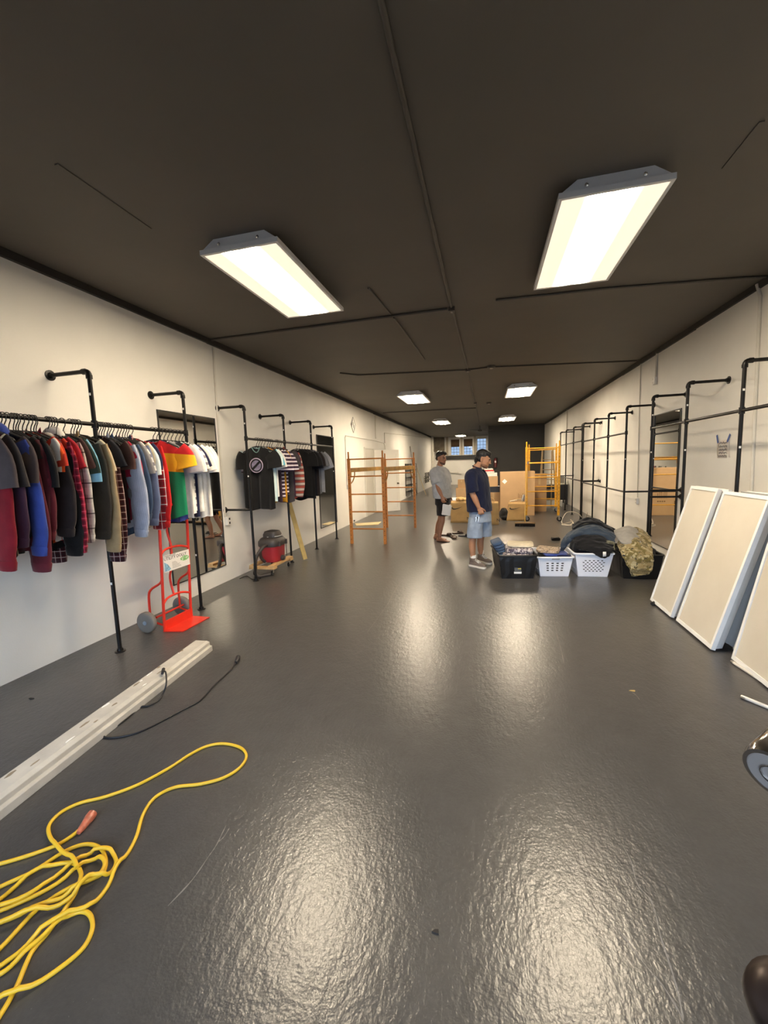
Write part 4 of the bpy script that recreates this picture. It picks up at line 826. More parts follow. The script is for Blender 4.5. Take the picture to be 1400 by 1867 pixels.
# ================================================================ totes, baskets and laundry
M_TOTE = mat('black_tote_plastic', '#151517', .4); M_BASK = mat('white_basket_plastic', '#eceef6', .35); M_GRIP = mat('grey_grip', '#8d8d92', .5)
def container(name, label, cat, m, bl, br, depth, h, flare, holes=None, rib=0, grip=None, grp=None):
    """bl, br: front bottom corners on the floor; walls flare towards the rim"""
    bl, br = Vector(bl), Vector(br); ax = (br-bl).normalized(); ay = Vector((-ax.y, ax.x, 0)); wd = (br-bl).length
    t = thing(name, label, cat, bl, math.atan2(ax.y, ax.x), grp)
    b4 = [Vector((0, 0, .004)), Vector((wd, 0, .004)), Vector((wd, depth, .004)), Vector((0, depth, .004))]
    t4 = [Vector((-flare, -flare, h)), Vector((wd+flare, -flare, h)), Vector((wd+flare, depth+flare, h)), Vector((-flare, depth+flare, h))]
    G().add([v for v in b4], [(0, 1, 2, 3)]).build('base', m, t, solid=.006)
    for i in range(4):
        j = (i+1) % 4; nx = 1; nz = 1; L = (b4[j]-b4[i]).length
        if holes: nx, nz = int(L/holes[0])*2+1, holes[1]*2+1
        else: nx, nz = max(2, int(L/.045)), 4
        P = lambda u, v: (b4[i]*(1-u)+b4[j]*u)*(1-v)+(t4[i]*(1-u)+t4[j]*u)*v
        nrm = (b4[j]-b4[i]).cross(Vector((0, 0, 1))).normalized()
        us = [k/nx for k in range(nx+1)]; lo, hi = (holes[2], holes[3]) if holes else (0, 1)
        vs_ = [0]+[lo+(hi-lo)*k/nz for k in range(nz+1)]+[1] if holes else [k/nz for k in range(nz+1)]
        g = G(); n_ = len(us); g.v = [P(u, v)+(nrm*(rib*(.5+.5*math.cos(u*L/.09*2*PI)) if rib and .05 < v < .8 else 0)) for v in vs_ for u in us]
        for a in range(len(vs_)-1):
            for c in range(nx):
                if holes:
                    inz = (a-1) % 2 == 1 and 0 < a < len(vs_)-2; r_ = (a-1)//2; col = (c % 2 == (1 if holes[4] == 0 else r_ % 2)) and 2 < c < nx-3
                    if inz and col: continue
                g.f.append((a*n_+c, a*n_+c+1, (a+1)*n_+c+1, (a+1)*n_+c))
        g.build('side_wall', m, t, solid=.004)
    r = [Vector((p.x+(.012 if p.x > wd/2 else -.012), p.y+(.012 if p.y > depth/2 else -.012), h)) for p in t4]
    g = G(); rr = .05; lp = []
    for i in range(4):
        a, b, c = r[i-1], r[i], r[(i+1) % 4]; p, q = b+(a-b).normalized()*rr, b+(c-b).normalized()*rr
        lp += [(1-s)**2*p+2*s*(1-s)*b+s*s*q for s in (0, .25, .5, .75, 1)]
    n_ = len(lp); g.tube(lp, .0135, 8, closed=True); g.build('rim', m, t, 60)
    if grip: G().box((wd*.5, -flare-.014, h-.012), (wd*.28, .02, .022)).build('grip', grip, t, bevel=.006)
    return t, wd
t, wd = container('storage_tote', 'black plastic tote with sticker, filled with folded clothes, beside the standing man', 'tote', M_TOTE, fl(915, 1055), fl(972, 1055), .62, .315, .035, rib=.007, grip=M_TOTE)
G().box((wd*.50, -.021, .125), (.085, .003, .055)).build('sticker', mat('sticker_dark', '#55585a', .5, var=.5, vscale=90), t); G().box((wd*.50, -.0165, .085), (.095, .004, .026)).build('sticker_strip', M_STICK, t)
G().box((wd*.50+.02, -.024, .14), (.04, .002, .014)).build('sticker_mark', mat('sticker_yellow', '#b9a63c', .5), t)
container('laundry_basket', 'small white laundry basket with square holes, next to the black tote', 'basket', M_BASK, fl(985, 1051), fl(1036, 1051), .50, .265, .04, holes=(.052, 4, .22, .78, 0), grip=M_GRIP)
container('laundry_basket', 'larger white laundry basket with diamond holes, heaped with jeans', 'basket', M_BASK, fl(1054, 1051), fl(1107, 1052), .58, .315, .05, holes=(.042, 7, .18, .76, 1))
container('storage_tote', 'black plastic tote with camouflage trousers draped over its front', 'tote', M_TOTE, fl(1137, 1055), fl(1198, 1056), .62, .315, .04, rib=.006)
def folded(name, label, m, c, d, rz, grp, n=3, tilt=0.):
    t = thing(name, label, 'clothing', c, rz, grp)
    if tilt: t.rotation_euler = (0, tilt, rz)
    h = d[2]/n
    for i in range(n):
        g = G(); rings = []; w_, l_ = d[0]/2*(1-.03*R.random()), d[1]/2*(1-.03*R.random()); ox = R.uniform(-.01, .01)
        for s, z in ((.93, .0), (1., .25), (1.0, .75), (.94, 1.0)):
            rings.append([Vector((ox+w_*s*math.copysign(abs(math.cos(q))**.45, math.cos(q)), l_*s*math.copysign(abs(math.sin(q))**.45, math.sin(q)), i*h+z*h*.98+.006*math.sin(q*3+i)*(z > .4))) for q in (2*PI*k/28 for k in range(28))])
        g.loft(rings); g.build('folded_layer', m, t, 50)
    return t
GR = 'laundry in the totes and baskets'
pz = F('cloth_plum_white_print', '#4d4450', 'print', c2='#cfc6c4', c3='#8f8794', s=30); crm = F('cloth_ivory', '#d9cdb2')
c = fl(945, 1050); 
folded('dark_clothes', 'dark folded clothes filling the bottom of the sticker tote', fb['black'], (.385, 5.83, .02), (.36, .55, .22), 0, GR, 3)
folded('patterned_shirts', 'plum and white patterned shirts folded in the sticker tote', pz, (.425, 5.76, .245), (.36, .42, .13), .05, GR, 2)
folded('ivory_shirt', 'folded ivory shirt on top of the sticker tote', crm, (.445, 5.85, .378), (.345, .38, .028), -.06, GR, 1)
folded('folded_jeans', 'folded blue jeans standing at the left of the sticker tote', fb['denim'], (.20, 5.95, .19), (.15, .38, .24), .1, GR, 6, tilt=-.3)
folded('patterned_roll', 'rolled patterned garment at the front left of the sticker tote', pz, (.265, 5.57, .25), (.10, .10, .07), .3, GR, 2)
folded('black_clothes', 'black folded clothes in the small white basket', fb['black'], (.87, 5.93, .012), (.33, .46, .25), 0, GR, 3)
folded('blue_shirt', 'royal blue folded shirt on the small white basket', fb['blue'], (.90, 5.80, .265), (.32, .26, .025), .1, GR, 1)
folded('printed_shirt', 'tan printed shirt folded on the small white basket', F('cloth_tan_print', '#c2a98c', 'print', c2='#8d7a66', c3='#e3d6c4', s=26), (.82, 5.92, .29), (.30, .36, .035), -.25, GR, 2)
folded('navy_shirt', 'navy folded shirt at the front right of the small white basket', fb['navy'], (.98, 5.70, .268), (.18, .12, .022), -.1, GR, 1)
folded('black_pouch', 'small black bundle on the floor behind the small white basket', fb['black'], tuple(fl(1013, 985)), (.16, .10, .05), .2, GR, 1)
def patch(name, label, m, rows, thick=.012, wr=.012, seed=0, sub=6):
    rows = [[py(*p) for p in r] for r in rows]; rows = [catmull(r, sub) for r in rows]; cols = [catmull([r[k] for r in rows], sub) for k in range(len(rows[0]))]
    b = rows[-1][len(rows[-1])//2].copy(); g = G()
    for j in range(len(cols[0])):
        pass
    pts = [[cols[k][j] for k in range(len(cols))] for j in range(len(cols[0]))]
    for r in pts:
        for v in r: v += Vector((.2, -1., .5))*wr*(noise.noise(Vector((v.x*7, v.y*12, v.z*16))+Vector((seed, 0, 0)))+.8*noise.noise(Vector((v.x*14, v.y*30, v.z*34))+Vector((0, seed, 0))))
    g.grid(pts); o = g.build(name, m, None, 179, solid=thick, base=b); o.location = b
    return tag(o, label, 'clothing', GR)
folded('dark_jeans', 'dark clothes at the bottom of the larger white basket', fb['navyblk'], (1.36, 6.02, .012), (.34, .54, .24), .02, GR, 2)
M_JEAN = F('cloth_faded_denim', '#3c4652'); M_CAMO = F('cloth_camouflage', '#9c8a62', 'camo', c2='#75683f', c3='#b9ab85', s=11)
g = G(); g.ell((1.36, 6.02, .30), (.24, .30, .22)); g.ell((1.42, 6.1, .40), (.2, .22, .2)); o = remesh(g, 'clothes_heap', fb['navyblk'], None, .02, 2, base=(1.36, 6.02, .1), wrinkle=.02, wscale=9); o.location = (1.36, 6.02, .1)
tag(o, 'heap of dark clothes filling the larger white basket', 'clothing', GR)
patch('black_trousers', 'black trousers crowning the heap in the larger white basket', fb['black'], [[(1044, 966, 6.5), (1062, 953, 6.5), (1086, 953, 6.5), (1120, 972, 6.45)], [(1043, 958, 6.3), (1062, 947, 6.3), (1086, 947, 6.3), (1120, 966, 6.3)], [(1046, 964, 6.1), (1065, 954, 6.1), (1090, 955, 6.1), (1121, 972, 6.1)]], .02, .030, 3, 12)
patch('faded_jeans', 'faded blue jeans arching over the larger white basket', M_JEAN, [[(1036, 972, 6.25), (1060, 958, 6.25), (1090, 955, 6.25), (1120, 970, 6.25)], [(1027, 982, 6.02), (1057, 965, 6.0), (1088, 961, 6.0), (1121, 977, 6.0)], [(1022, 994, 5.95), (1047, 975, 5.90), (1086, 970, 5.88), (1121, 984, 5.86)], [(1023, 1012, 5.98), (1044, 984, 5.93), (1086, 978, 5.90), (1120, 992, 5.84)]], .018, .030, 5, 12)
patch('black_sweater', 'black sweater hanging over the front rim of the larger white basket', fb['black'], [[(1048, 976, 5.96), (1078, 970, 5.96), (1114, 984, 5.94)], [(1046, 990, 5.80), (1078, 984, 5.76), (1117, 993, 5.76)], [(1052, 1000, 5.74), (1082, 1001, 5.63), (1118, 1002, 5.64)], [(1074, 1004, 5.64), (1093, 1010, 5.60), (1114, 1008, 5.61)], [(1090, 1014, 5.62), (1101, 1018, 5.595), (1110, 1014, 5.61)]], .014, .026, 9, 12)
patch('camo_shirt', 'small camouflage piece at the right rim of the larger white basket', F('cloth_grey_camouflage', '#7c7a66', 'camo', c2='#55543f', c3='#9c9a86', s=14), [[(1098, 985, 5.84), (1110, 986, 5.84), (1120, 988, 5.84)], [(1098, 993, 5.74), (1110, 994, 5.72), (1121, 996, 5.72)], [(1102, 999, 5.68), (1112, 1001, 5.66), (1121, 1003, 5.66)]], .012, .008, 2)
o = patch('care_label', 'white care label on the black sweater over the basket rim', M_STICK, [[(1099, 1006, 5.575), (1105, 1006, 5.575)], [(1099, 1015, 5.575), (1105, 1014, 5.575)]], .002, .0, 1, 2); o['category'] = 'label'
g = G(); g.ell((1.93, 6.0, .26), (.24, .28, .16)); o = remesh(g, 'clothes_heap', fb['black'], None, .02, 2, base=(1.93, 6.0, .1), wrinkle=.02); o.location = (1.93, 6.0, .1); tag(o, 'heap of dark clothes filling the tote under the camouflage trousers', 'clothing', GR)
patch('camouflage_trousers', 'tan camouflage trousers draped over the front of the right black tote', M_CAMO, [[(1138, 968, 6.2), (1160, 962, 6.2), (1179, 972, 6.2)], [(1126, 990, 5.92), (1156, 976, 5.90), (1186, 984, 5.92)], [(1131, 1006, 5.63), (1160, 1003, 5.60), (1190, 1012, 5.61)], [(1144, 1032, 5.60), (1166, 1032, 5.57), (1190, 1034, 5.585)], [(1152, 1050, 5.615), (1168, 1049, 5.59), (1183, 1046, 5.60)]], .018, .022, 4, 12)
patch('grey_trousers', 'light grey trousers lying on top of the camouflage trousers', F('cloth_stone_grey', '#9d9890'), [[(1119, 968, 6.12), (1145, 960, 6.12), (1166, 968, 6.12)], [(1123, 978, 5.92), (1148, 972, 5.90), (1168, 979, 5.92)], [(1133, 990, 5.76), (1148, 994, 5.70), (1168, 990, 5.72)]], .02, .010, 6)
# ================================================================ boxes and bags at the back
M_CARD = mat('cardboard', '#b3926b', .8, var=.07, vscale=3); M_CARD2 = mat('cardboard_dark', '#9d7e5a', .8, var=.08, vscale=3); M_KRAFT = mat('kraft_paper', '#b8955f', .75, var=.1, vscale=6); M_WPAP = mat('white_paper', '#dcd8d2', .7)
def carton(label, x0, x1, y0, y1, z0, z1, m=M_CARD, tape=True, grp='cardboard boxes at the back', rz=0.):
    t = thing('cardboard_box', label, 'box', ((x0+x1)/2, (y0+y1)/2, z0), rz, grp); a, b, h = (x1-x0)/2, (y1-y0)/2, z1-z0
    G().b2((-a, -b, 0), (a, b, h)).build('body', m, t, bevel=.004)
    for s in (-1, 1): G().b2((-a+.002, s*.004, h), (a-.002, s*(b-.002), h+.004)).build('flap', m, t)
    if tape: G().b2((-.03, -b-.0015, h*.72), (.03, -b, h)).build('tape', mat('packing_tape', '#a98d62', .3), t)
    return t
t = carton('tall cardboard box with white diamond sticker behind the yellow scaffold', .375, 1.29, 11.92, 12.38, 0, 1.225, tape=False)
G().box((-.345, -.2315, .965), (.10, .003, .10), Matrix.Rotation(.75, 3, 'Y')).build('sticker', M_STICK, t)
g = G()
for i in range(6): g.b2((.02+i*.04, -.2315, .44), (.032+i*.04, -.230, .62-.02*(i % 3)))
for i in range(4): g.b2((.05+i*.05, -.2315, .35), (.085+i*.05, -.230, .38))
g.build('printing', mat('box_print', '#6e5030', .8), t)
carton('wide cardboard box leaning behind the right half of the yellow scaffold', 1.32, 1.72, 12.85, 13.25, 0, 1.12, M_CARD2)
carton('cardboard box on the stack behind the man in navy', .02, .32, 12.5, 12.9, .79, 1.09, M_CARD)
carton('black block as the shaded gap in the stack behind the man in navy', .0, .38, 12.5, 12.95, .62, .787, M_TOTE, False)  # no real crate: black block takes the place of the shaded gap
carton('lowest cardboard box in the stack behind the man in navy', -.02, .40, 12.45, 12.95, 0, .617, M_CARD2)
carton('flat white shoe box topping the stack behind the man in navy', -.06, .30, 12.5, 12.85, 1.096, 1.19, M_WPAP, False)
carton('small cardboard box on the floor far behind, left of the man in navy', -1.22, -.90, 18.0, 18.4, .42, .78, M_CARD2)
carton('cardboard box carrying the small far box', -1.3, -.75, 17.9, 18.5, 0, .417, M_CARD)
for k, (zz_, m_) in enumerate(((0, fb['white']), (.05, fb['bred']), (.085, fb['white']))):
    folded('folded_shirt', ['white folded shirt at the bottom of the pile on the shoe box', 'red folded shirt in the pile on the shoe box', 'white folded shirt crowning the pile on the shoe box'][k], m_, (.05+.01*k, 12.68, 1.196+zz_), (.34-.05*k, .26, .045 if k != 1 else .03), .1*k, 'folded pile on the shoe box', 1)
# white boards on a low stack
M_BRD = mat('white_board', '#cfd0d2', .6)
for k in range(7):
    p = Vector((-.80+R.uniform(-.03, .03), 12.2+R.uniform(-.03, .03), .24+k*.034)); tag(G().box((0, 0, .015), (.62, .75, .028), rotz(R.uniform(-.08, .08))).build('white_board', M_BRD, None, bevel=.002, base=(0, 0, 0)), ['lowest', 'second', 'third', 'fourth', 'fifth', 'sixth', 'topmost'][k]+' white board in the low pile behind the left paper bag', 'board', 'pile of white boards').location = p
carton('low cardboard box under the pile of white boards', -1.08, -.52, 11.9, 12.5, 0, .238, M_CARD2)
SW = [(0, .42), (.05, .24), (.16, .12), (.32, .12), (.6, .28), (1.0, .62), (.62, .40), (.38, .30), (.22, .30), (.12, .36), (.10, .52)]
def paper_bag(label, x0, x1, y0, h, seed, lean=0., d=.20):
    t = thing('paper_bag', label, 'bag', ((x0+x1)/2, y0, 0), 0, 'brown paper shopping bags'); a = (x1-x0)/2; rr = random.Random(seed); rings = []; nz = 9
    per = [(-1, -1), (-.5, -1), (0, -1), (.5, -1), (1, -1), (1, -.4), (.86, 0), (1, .4), (1, 1), (.5, 1), (0, 1), (-.5, 1), (-1, 1), (-1, .4), (-.86, 0), (-1, -.4)]
    for j in range(nz+1):
        v = j/nz; sw_ = 1-.05*v+.03*math.sin(v*7+seed)
        rings.append([Vector((a*x*sw_+lean*v+rr.uniform(-.008, .008)*v, d/2*y*(1-.18*v)+d/2+rr.uniform(-.010, .010)*v, max(.002, h*v*(1+rr.uniform(-.02, .02)*(v > .9))-(.06*lean*x*v)))) for x, y in per])
    g = G(); g.loft(rings, cap=False); g.add(rings[0], [tuple(range(15, -1, -1))]); g.build('body', M_KRAFT, t, 30, solid=.003)
    def front(u, v): return Vector((a*(2*u-1)*(1-.05*v)+lean*v, .0-.012+d*.09*v, h*v))
    sg_ = G(); sg_.prism([front(.04+.62*x, .58+.30*y) for x, y in SW], (0, -.003, 0)); sg_.build('swoosh_logo', M_INK, t)
    text_part('lettering', 'N', .11, M_INK, t, tuple(front(.86, .14)), (1, 0, 0), (0, .09, 1), .002)
    for s in (-1, 1):
        yy = d/2+s*d*.36; G().tube(catmull([(lean-.09, yy, h-.03), (lean-.085, yy-.01, h+.06), (lean, yy-.02, h+.10), (lean+.085, yy-.01, h+.06), (lean+.09, yy, h-.03)], 4), .004, 6).build('handle', M_KRAFT, t, 60)
    return t
paper_bag('brown paper bag with black swoosh on the left, beside the man in grey', -.905, -.43, 10.5, .55, 3)
paper_bag('brown paper bag half hidden behind the man in navy', -.12, .285, 10.18, .56, 5)
paper_bag('slumped brown paper bag with black swoosh left of the yellow scaffold', .50, .985, 10.86, .47, 8, .05)
g = G(); g.ell((0, 0, .035), (.16, .12, .06)); o = remesh(g, 'crumpled_paper', M_KRAFT, None, .012, 0, wrinkle=.03, wscale=16); o.location = (-.62, 10.62, .555); tag(o, 'crumpled brown paper sticking out of the left paper bag', 'paper')
t = thing('duffel_bag', 'small black bag on the floor left of the slumped paper bag', 'bag', (.43, 11.1, 0)); g = G(); g.ell((0, 0, .15), (.12, .16, .15)); g.ell((.04, -.1, .07), (.12, .1, .07)); remesh(g, 'body', fb['black'], t, .015, 2, wrinkle=.012); G().tube(catmull([(-.08, -.1, .22), (-.05, -.14, .31), (.05, -.14, .31), (.08, -.1, .22)], 4), .008, 6).build('handle', fb['black'], t)
t = thing('paint_roller', 'paint roller with grey sleeve lying on the slumped paper bag', 'roller', (.80, 10.95, .50)); G().tube([(-.22, 0, .0), (-.05, 0, .03)], .014, 8).build('handle', mat('roller_handle', '#cfc4ae', .6), t); G().tube([(-.05, 0, .03), (.06, 0, .05), (.08, 0, .09)], .005, 6).build('wire', M_CAST, t); G().rod((.09, 0, .0), (.13, 0, .16), .035, 12).build('sleeve', mat('roller_sleeve', '#8a8a8c', .9), t)
# ================================================================ step ladder, table, broom, cable
M_LAD = mat('worn_ladder_wood', '#a28d6c', .6, var=.15, vscale=9)
t = thing('step_ladder', 'pale wooden step ladder behind the yellow scaffold', 'ladder', (1.83, 13.6, 0))
for s in (-1, 1):
    d = Vector((s*.09, -.32, 0)); b = Vector((s*.23, -.34, 0)); tp = Vector((s*.15, -.02, 1.84)); G().tube([b, tp], .024, 4).build('front_rail', M_LAD, t); b2 = Vector((s*.2, .5, 0)); G().tube([b2, Vector((s*.14, .06, 1.8))], .02, 4).build('back_rail', M_LAD, t)
G().box((0, .02, 1.85), (.38, .16, .03)).build('top_cap', M_LAD, t)
for k in range(1, 6):
    f = k/6; G().box((0, -.34+.32*f, 1.84*f), (.44-.15*f, .10, .022)).build('step', M_LAD, t)
t = thing('work_table', 'white topped table with black front panel by the right wall', 'table', (2.05, 15.1, 0)); G().box((0, 0, .70), (1.22, .7, .035)).build('table_top', mat('table_white', '#cfcac0', .5), t); G().box((.24, -.335, .42), (.70, .02, .52)).build('front_panel', M_TOTE, t)
for sx in (-1, 1):
    for sy in (-1, 1): G().box((sx*.57, sy*.31, .34), (.045, .045, .68)).build('leg', M_TOTE, t)
for lab, x, y, s, c_ in (('white carton on the table by the right wall, left one', 1.62, 15.0, (.22, .2, .16), '#cfcac2'), ('grey machine on the table by the right wall', 2.42, 15.1, (.30, .26, .22), '#8c8780'), ('small white carton in the middle of the table by the right wall', 2.0, 15.15, (.2, .2, .10), '#d8d4cc')):
    t = thing('table_carton', lab, 'box', (x, y, .719), 0); G().b2((-s[0]/2, -s[1]/2, 0), (s[0]/2, s[1]/2, s[2])).build('body', mat('carton'+c_, c_, .7), t, bevel=.004); G().b2((-s[0]/2+.01, -s[1]/2+.01, s[2]), (s[0]/2-.01, s[1]/2-.01, s[2]+.008)).build('lid', mat('carton'+c_, c_, .7), t)
t = thing('push_broom', 'push broom with black bristles on the floor before the yellow scaffold', 'broom', (.865, 9.93, 0), -.02)
G().box((0, 0, .085), (.45, .06, .035)).build('block', mat('broom_wood', '#8a6d48', .6), t, bevel=.004)
g = G()
for i in range(36):
    for j in range(4): x, y = -.215+.43*i/35, -.022+.044*j/3; g.rod((x, y, .07), (x+R.uniform(-.01, .01), y*1.6, .002), .006, 4, .004)
o = g.build('bristles', fb['black'], t); o['kind'] = 'stuff'
G().rod((0, .01, .10), (.085, .80, 1.35), .012, 10).build('handle', mat('broom_handle', '#a07d33', .5), t, 60)
t = thing('white_cable', 'loose coil of white cable on the floor right of the yellow scaffold', 'cable', fl(1040, 955)); B = Vector(t.location); YY = B.y
pts = [py(1060, 943, YY+.3), py(1055, 937, YY+.2), py(1046, 933.5, YY+.1), py(1034, 934, YY), py(1027, 942, YY-.05), py(1024, 952, YY-.1), fl(1030, 956, .01), fl(1040, 957, .01), fl(1044, 950, .01), fl(1036, 953, .01), fl(1024, 956, .01), fl(1034, 958, .012), fl(1046, 957, .012), fl(1041, 948, .02), py(1040, 948, YY)]
for p in pts: p.z = max(p.z, .009)
G().tube([p-B for p in catmull(pts, 6)], .009, 8).build('cable', mat('white_cable_jacket', '#cfc6b8', .5), t, 60)
pts = [fl(1050, 956, .01), fl(1062, 953, .01), py(1068, 944, 10.2), py(1071, 935, 10.3)]
G().tube([p-B for p in catmull(pts, 6)], .005, 6).build('loose_end', mat('brown_cable', '#6b5a48', .5), t, 60)
# slippers
def slipper(label, px, rz, m, L=.26):
    p = fl(*px); t = thing('slipper', label, 'shoe', p, rz, 'loose slippers on the floor'); out_ = [(-.5, -.30), (-.42, -.42), (-.1, -.36), (.2, -.46), (.42, -.36), (.5, 0), (.42, .34), (.2, .44), (-.1, .34), (-.42, .40), (-.5, .28)]
    G().prism([(x*L, y*L*.4, .001) for x, y in out_], (0, 0, .025)).build('sole', m, t, bevel=.006)
    g = G(); g.grid([[Vector((x*L, .048*L/.26*math.cos(a), .022+.048*math.sin(a)*(1-abs(x-.18)*1.2))) for a in [PI*k/8 for k in range(9)]] for x in (.02, .12, .22, .32)]); g.build('strap', m, t, 179, solid=.006)
M_SL1 = mat('brown_leather', '#3d2a20', .6); M_SL2 = mat('tan_leather', '#5b4433', .6)
slipper('black brown slipper nearest the bare foot', (815, 977), -.3, M_SL1); slipper('brown slipper pointing to the camera', (827, 981), -1.3, M_SL2); slipper('dark slipper behind the brown one', (835, 973), .5, M_SL1); slipper('flat black slipper beside the man in navy', (848, 978), -.15, M_BLK, .28)
# plywood sheet on the floor, far left corner things, extinguisher
p = [fl(647, 955), fl(650, 959), fl(689, 957), fl(695, 952)]; b = sum(p, Vector())/4
tag(G().prism([q-b for q in p], (0, 0, .012)).build('plywood_sheet', mat('thin_ply', '#cdb98c', .6)), 'thin pale plywood sheet on the floor behind the orange scaffold', 'board').location = b
t = thing('metal_shelf', 'small black metal shelf on the left wall far back', 'shelf', (XL, 18.6, .1)); 
for y in (-.7, .7):
    for x in (.02, .28): G().rod((x, y, 0), (x, y, 1.45), .014, 6).build('post', M_PIPE, t)
for z in (.2, .5, .82, 1.15, 1.44): G().box((.15, 0, z), (.28, 1.42, .02)).build('shelf_board', M_PIPE, t)
for lab, a, bb, c_ in (('long pale board leaning on the left wall far back', (-2.85, 19.6, .01), (XL+.04, 20.6, 1.42), '#b9a888'), ('dark short board leaning high on the left wall far back', (XL+.25, 19.4, .01), (XL+.04, 19.1, 2.35), '#5e5345')):
    a, bb = Vector(a), Vector(bb); dn = (bb-a).normalized(); sd = (Vector((0, 1, 0))-dn*dn.y).normalized(); nn = dn.cross(sd); g = G(); g.box((0, 0, (bb-a).length/2+.01), (.09, .02, (bb-a).length)); Mx = Matrix((sd, nn, dn)).transposed(); g.v = [Mx @ v for v in g.v]; tag(g.build('leaning_board', mat('board'+c_, c_, .7)), lab, 'board').location = a
t = thing('water_valve', 'grey pipes and valves low on the left wall far back', 'valve', (XL, 24.4, .3)); g = G()
for z in (.25, .48): g.rod((.08, -1.0, z), (.08, 1.1, z), .03, 8)
for y in (-.8, -.2, .5): g.rod((.08, y, .1), (.08, y, .7), .03, 8); g.rod((.002, y, .35), (.1, y, .35), .02, 8)
g.build('pipework', mat('grey_pipe', '#6e6a62', .5, .5), t, 50)
for y in (-.2, .5): G().lathe((.14, y, .62), (1, 0, 0), [(0, .09), (.02, .09)], 12).build('handwheel', M_VRED if y > 0 else MATS['grey_pipe'], t)
for i, y in enumerate((26.6, 27.2)): tag(G().rod((0, 0, 0), (0, 0, ZC), .045, 10).build('standpipe', M_WPIPE, None, 60), ['white standpipe in the far left corner, nearer one', 'white standpipe in the far left corner, farther one'][i], 'pipe').location = (XL+.1, y, 0)
t = thing('grab_rail', 'horizontal white pipe rail low on the far wall', 'rail', (-2.2, YB, .85)); G().rod((-.45, -.08, 0), (.4, -.08, -.02), .03, 10).build('rail', M_WPIPE, t, 60); G().box((.42, -.06, -.03), (.16, .12, .16)).build('box', M_OUT, t); G().rod((-.4, 0, 0), (-.4, -.08, 0), .02, 8).build('bracket', M_WPIPE, t)
p = py(903, 843, 20.93); t = thing('fire_extinguisher', 'red fire extinguisher hanging on the black partition', 'extinguisher', (p.x, 20.90, p.z-.25)); G().lathe((0, 0, 0), (0, 0, 1), [(0, .06), (.01, .075), (.38, .075), (.44, .05), (.46, .025)], 18).build('cylinder', mat('dark_red_paint', '#5a1a1c', .4), t, 40); G().box((0, -.07, .28), (.07, .02, .09)).build('label', M_STICK, t); G().box((0, -.03, .5), (.035, .12, .06)).build('valve', M_BLK, t); G().box((0, .085, .25), (.05, .03, .3)).build('bracket', M_BLK, t); G().tube(catmull([(0, -.05, .5), (.09, -.04, .46), (.10, -.02, .2)], 4), .012, 6).build('hose', M_BLK, t)
# ================================================================ metal stand beside the camera: only two of its ends reach into the picture
M_CHR = mat('polished_chrome', '#c9c6c2', .14, 1.); M_BRZ = mat('dark_bronze', '#3b302b', .35, .5, var=.2); M_GUN = mat('brushed_gunmetal', '#8d8884', .4, .35)
k0 = py(1408, 1416, .43); k1 = py(1403, 1890, .345); B = Vector((.55, .48, 0))
t = thing('metal_stand', 'metal stand at the right edge with chrome round end and dark knob', 'stand', B)
ax = Vector((-.70, -.55, -.22)).normalized(); c = k0-B
g = G(); g.lathe(c-ax*.05, ax, [(0, .024), (.010, .0265), (.040, .0265), (.048, .0245), (.0485, .021), (.046, .0205)], 36); e_ = g.build('chrome_end', M_CHR, t, 35)
G().lathe(c-ax*.012, ax, [(0, .0215), (.0095, .0213), (.0105, .020)], 32).build('end_face', M_GUN, e_, 35)
_, a_, b_ = basis(ax)
G().tube([c-ax*.001+(a_*math.cos(q)+b_*math.sin(q))*.0095 for q in [2*PI*k/28 for k in range(28)]], .0012, 6, closed=True).build('end_ring', M_CHR, e_, 60)
G().box(c-ax*.0015, (.004, .002, .006)).build('slot', M_BLK, e_)
G().tube(catmull([c-ax*.045, c-ax*.16, Vector((0, 0, 1.36)), Vector((0, 0, 1.25))], 5), .016, 12).build('arm', M_CHR, t, 60)
c = k1-B; n2 = Vector((-.72, -.62, .1)).normalized()
G().rod((0, 0, .02), (0, 0, 1.3), .018, 12).build('post', M_CHR, t, 60); G().lathe((0, 0, 0), (0, 0, 1), [(0, .16), (.012, .16), (.02, .03)], 28).build('base', M_BRZ, t, 40)
g = G(); g.lathe(c-n2*.05+Vector((0, 0, -.02)), Vector((-.35, -.3, .9)), [(-.03, .028), (0, .031), (.03, .031), (.045, .027), (.052, .016), (.054, .004)], 28); kn = g.build('knob', M_BRZ, t, 50)
_, a_, b_ = basis(n2)
G().tube([c+n2*.012+Vector((.010, -.004, -.020))+(a_*math.cos(q)+b_*math.sin(q))*.022 for q in [2*PI*k/28 for k in range(28)]], .004, 8, closed=True).build('knob_ring', M_CHR, kn, 60)
G().rod(c-n2*.05+Vector((0, 0, -.03)), (0, 0, 1.05), .012, 10).build('arm', M_BRZ, t, 60)
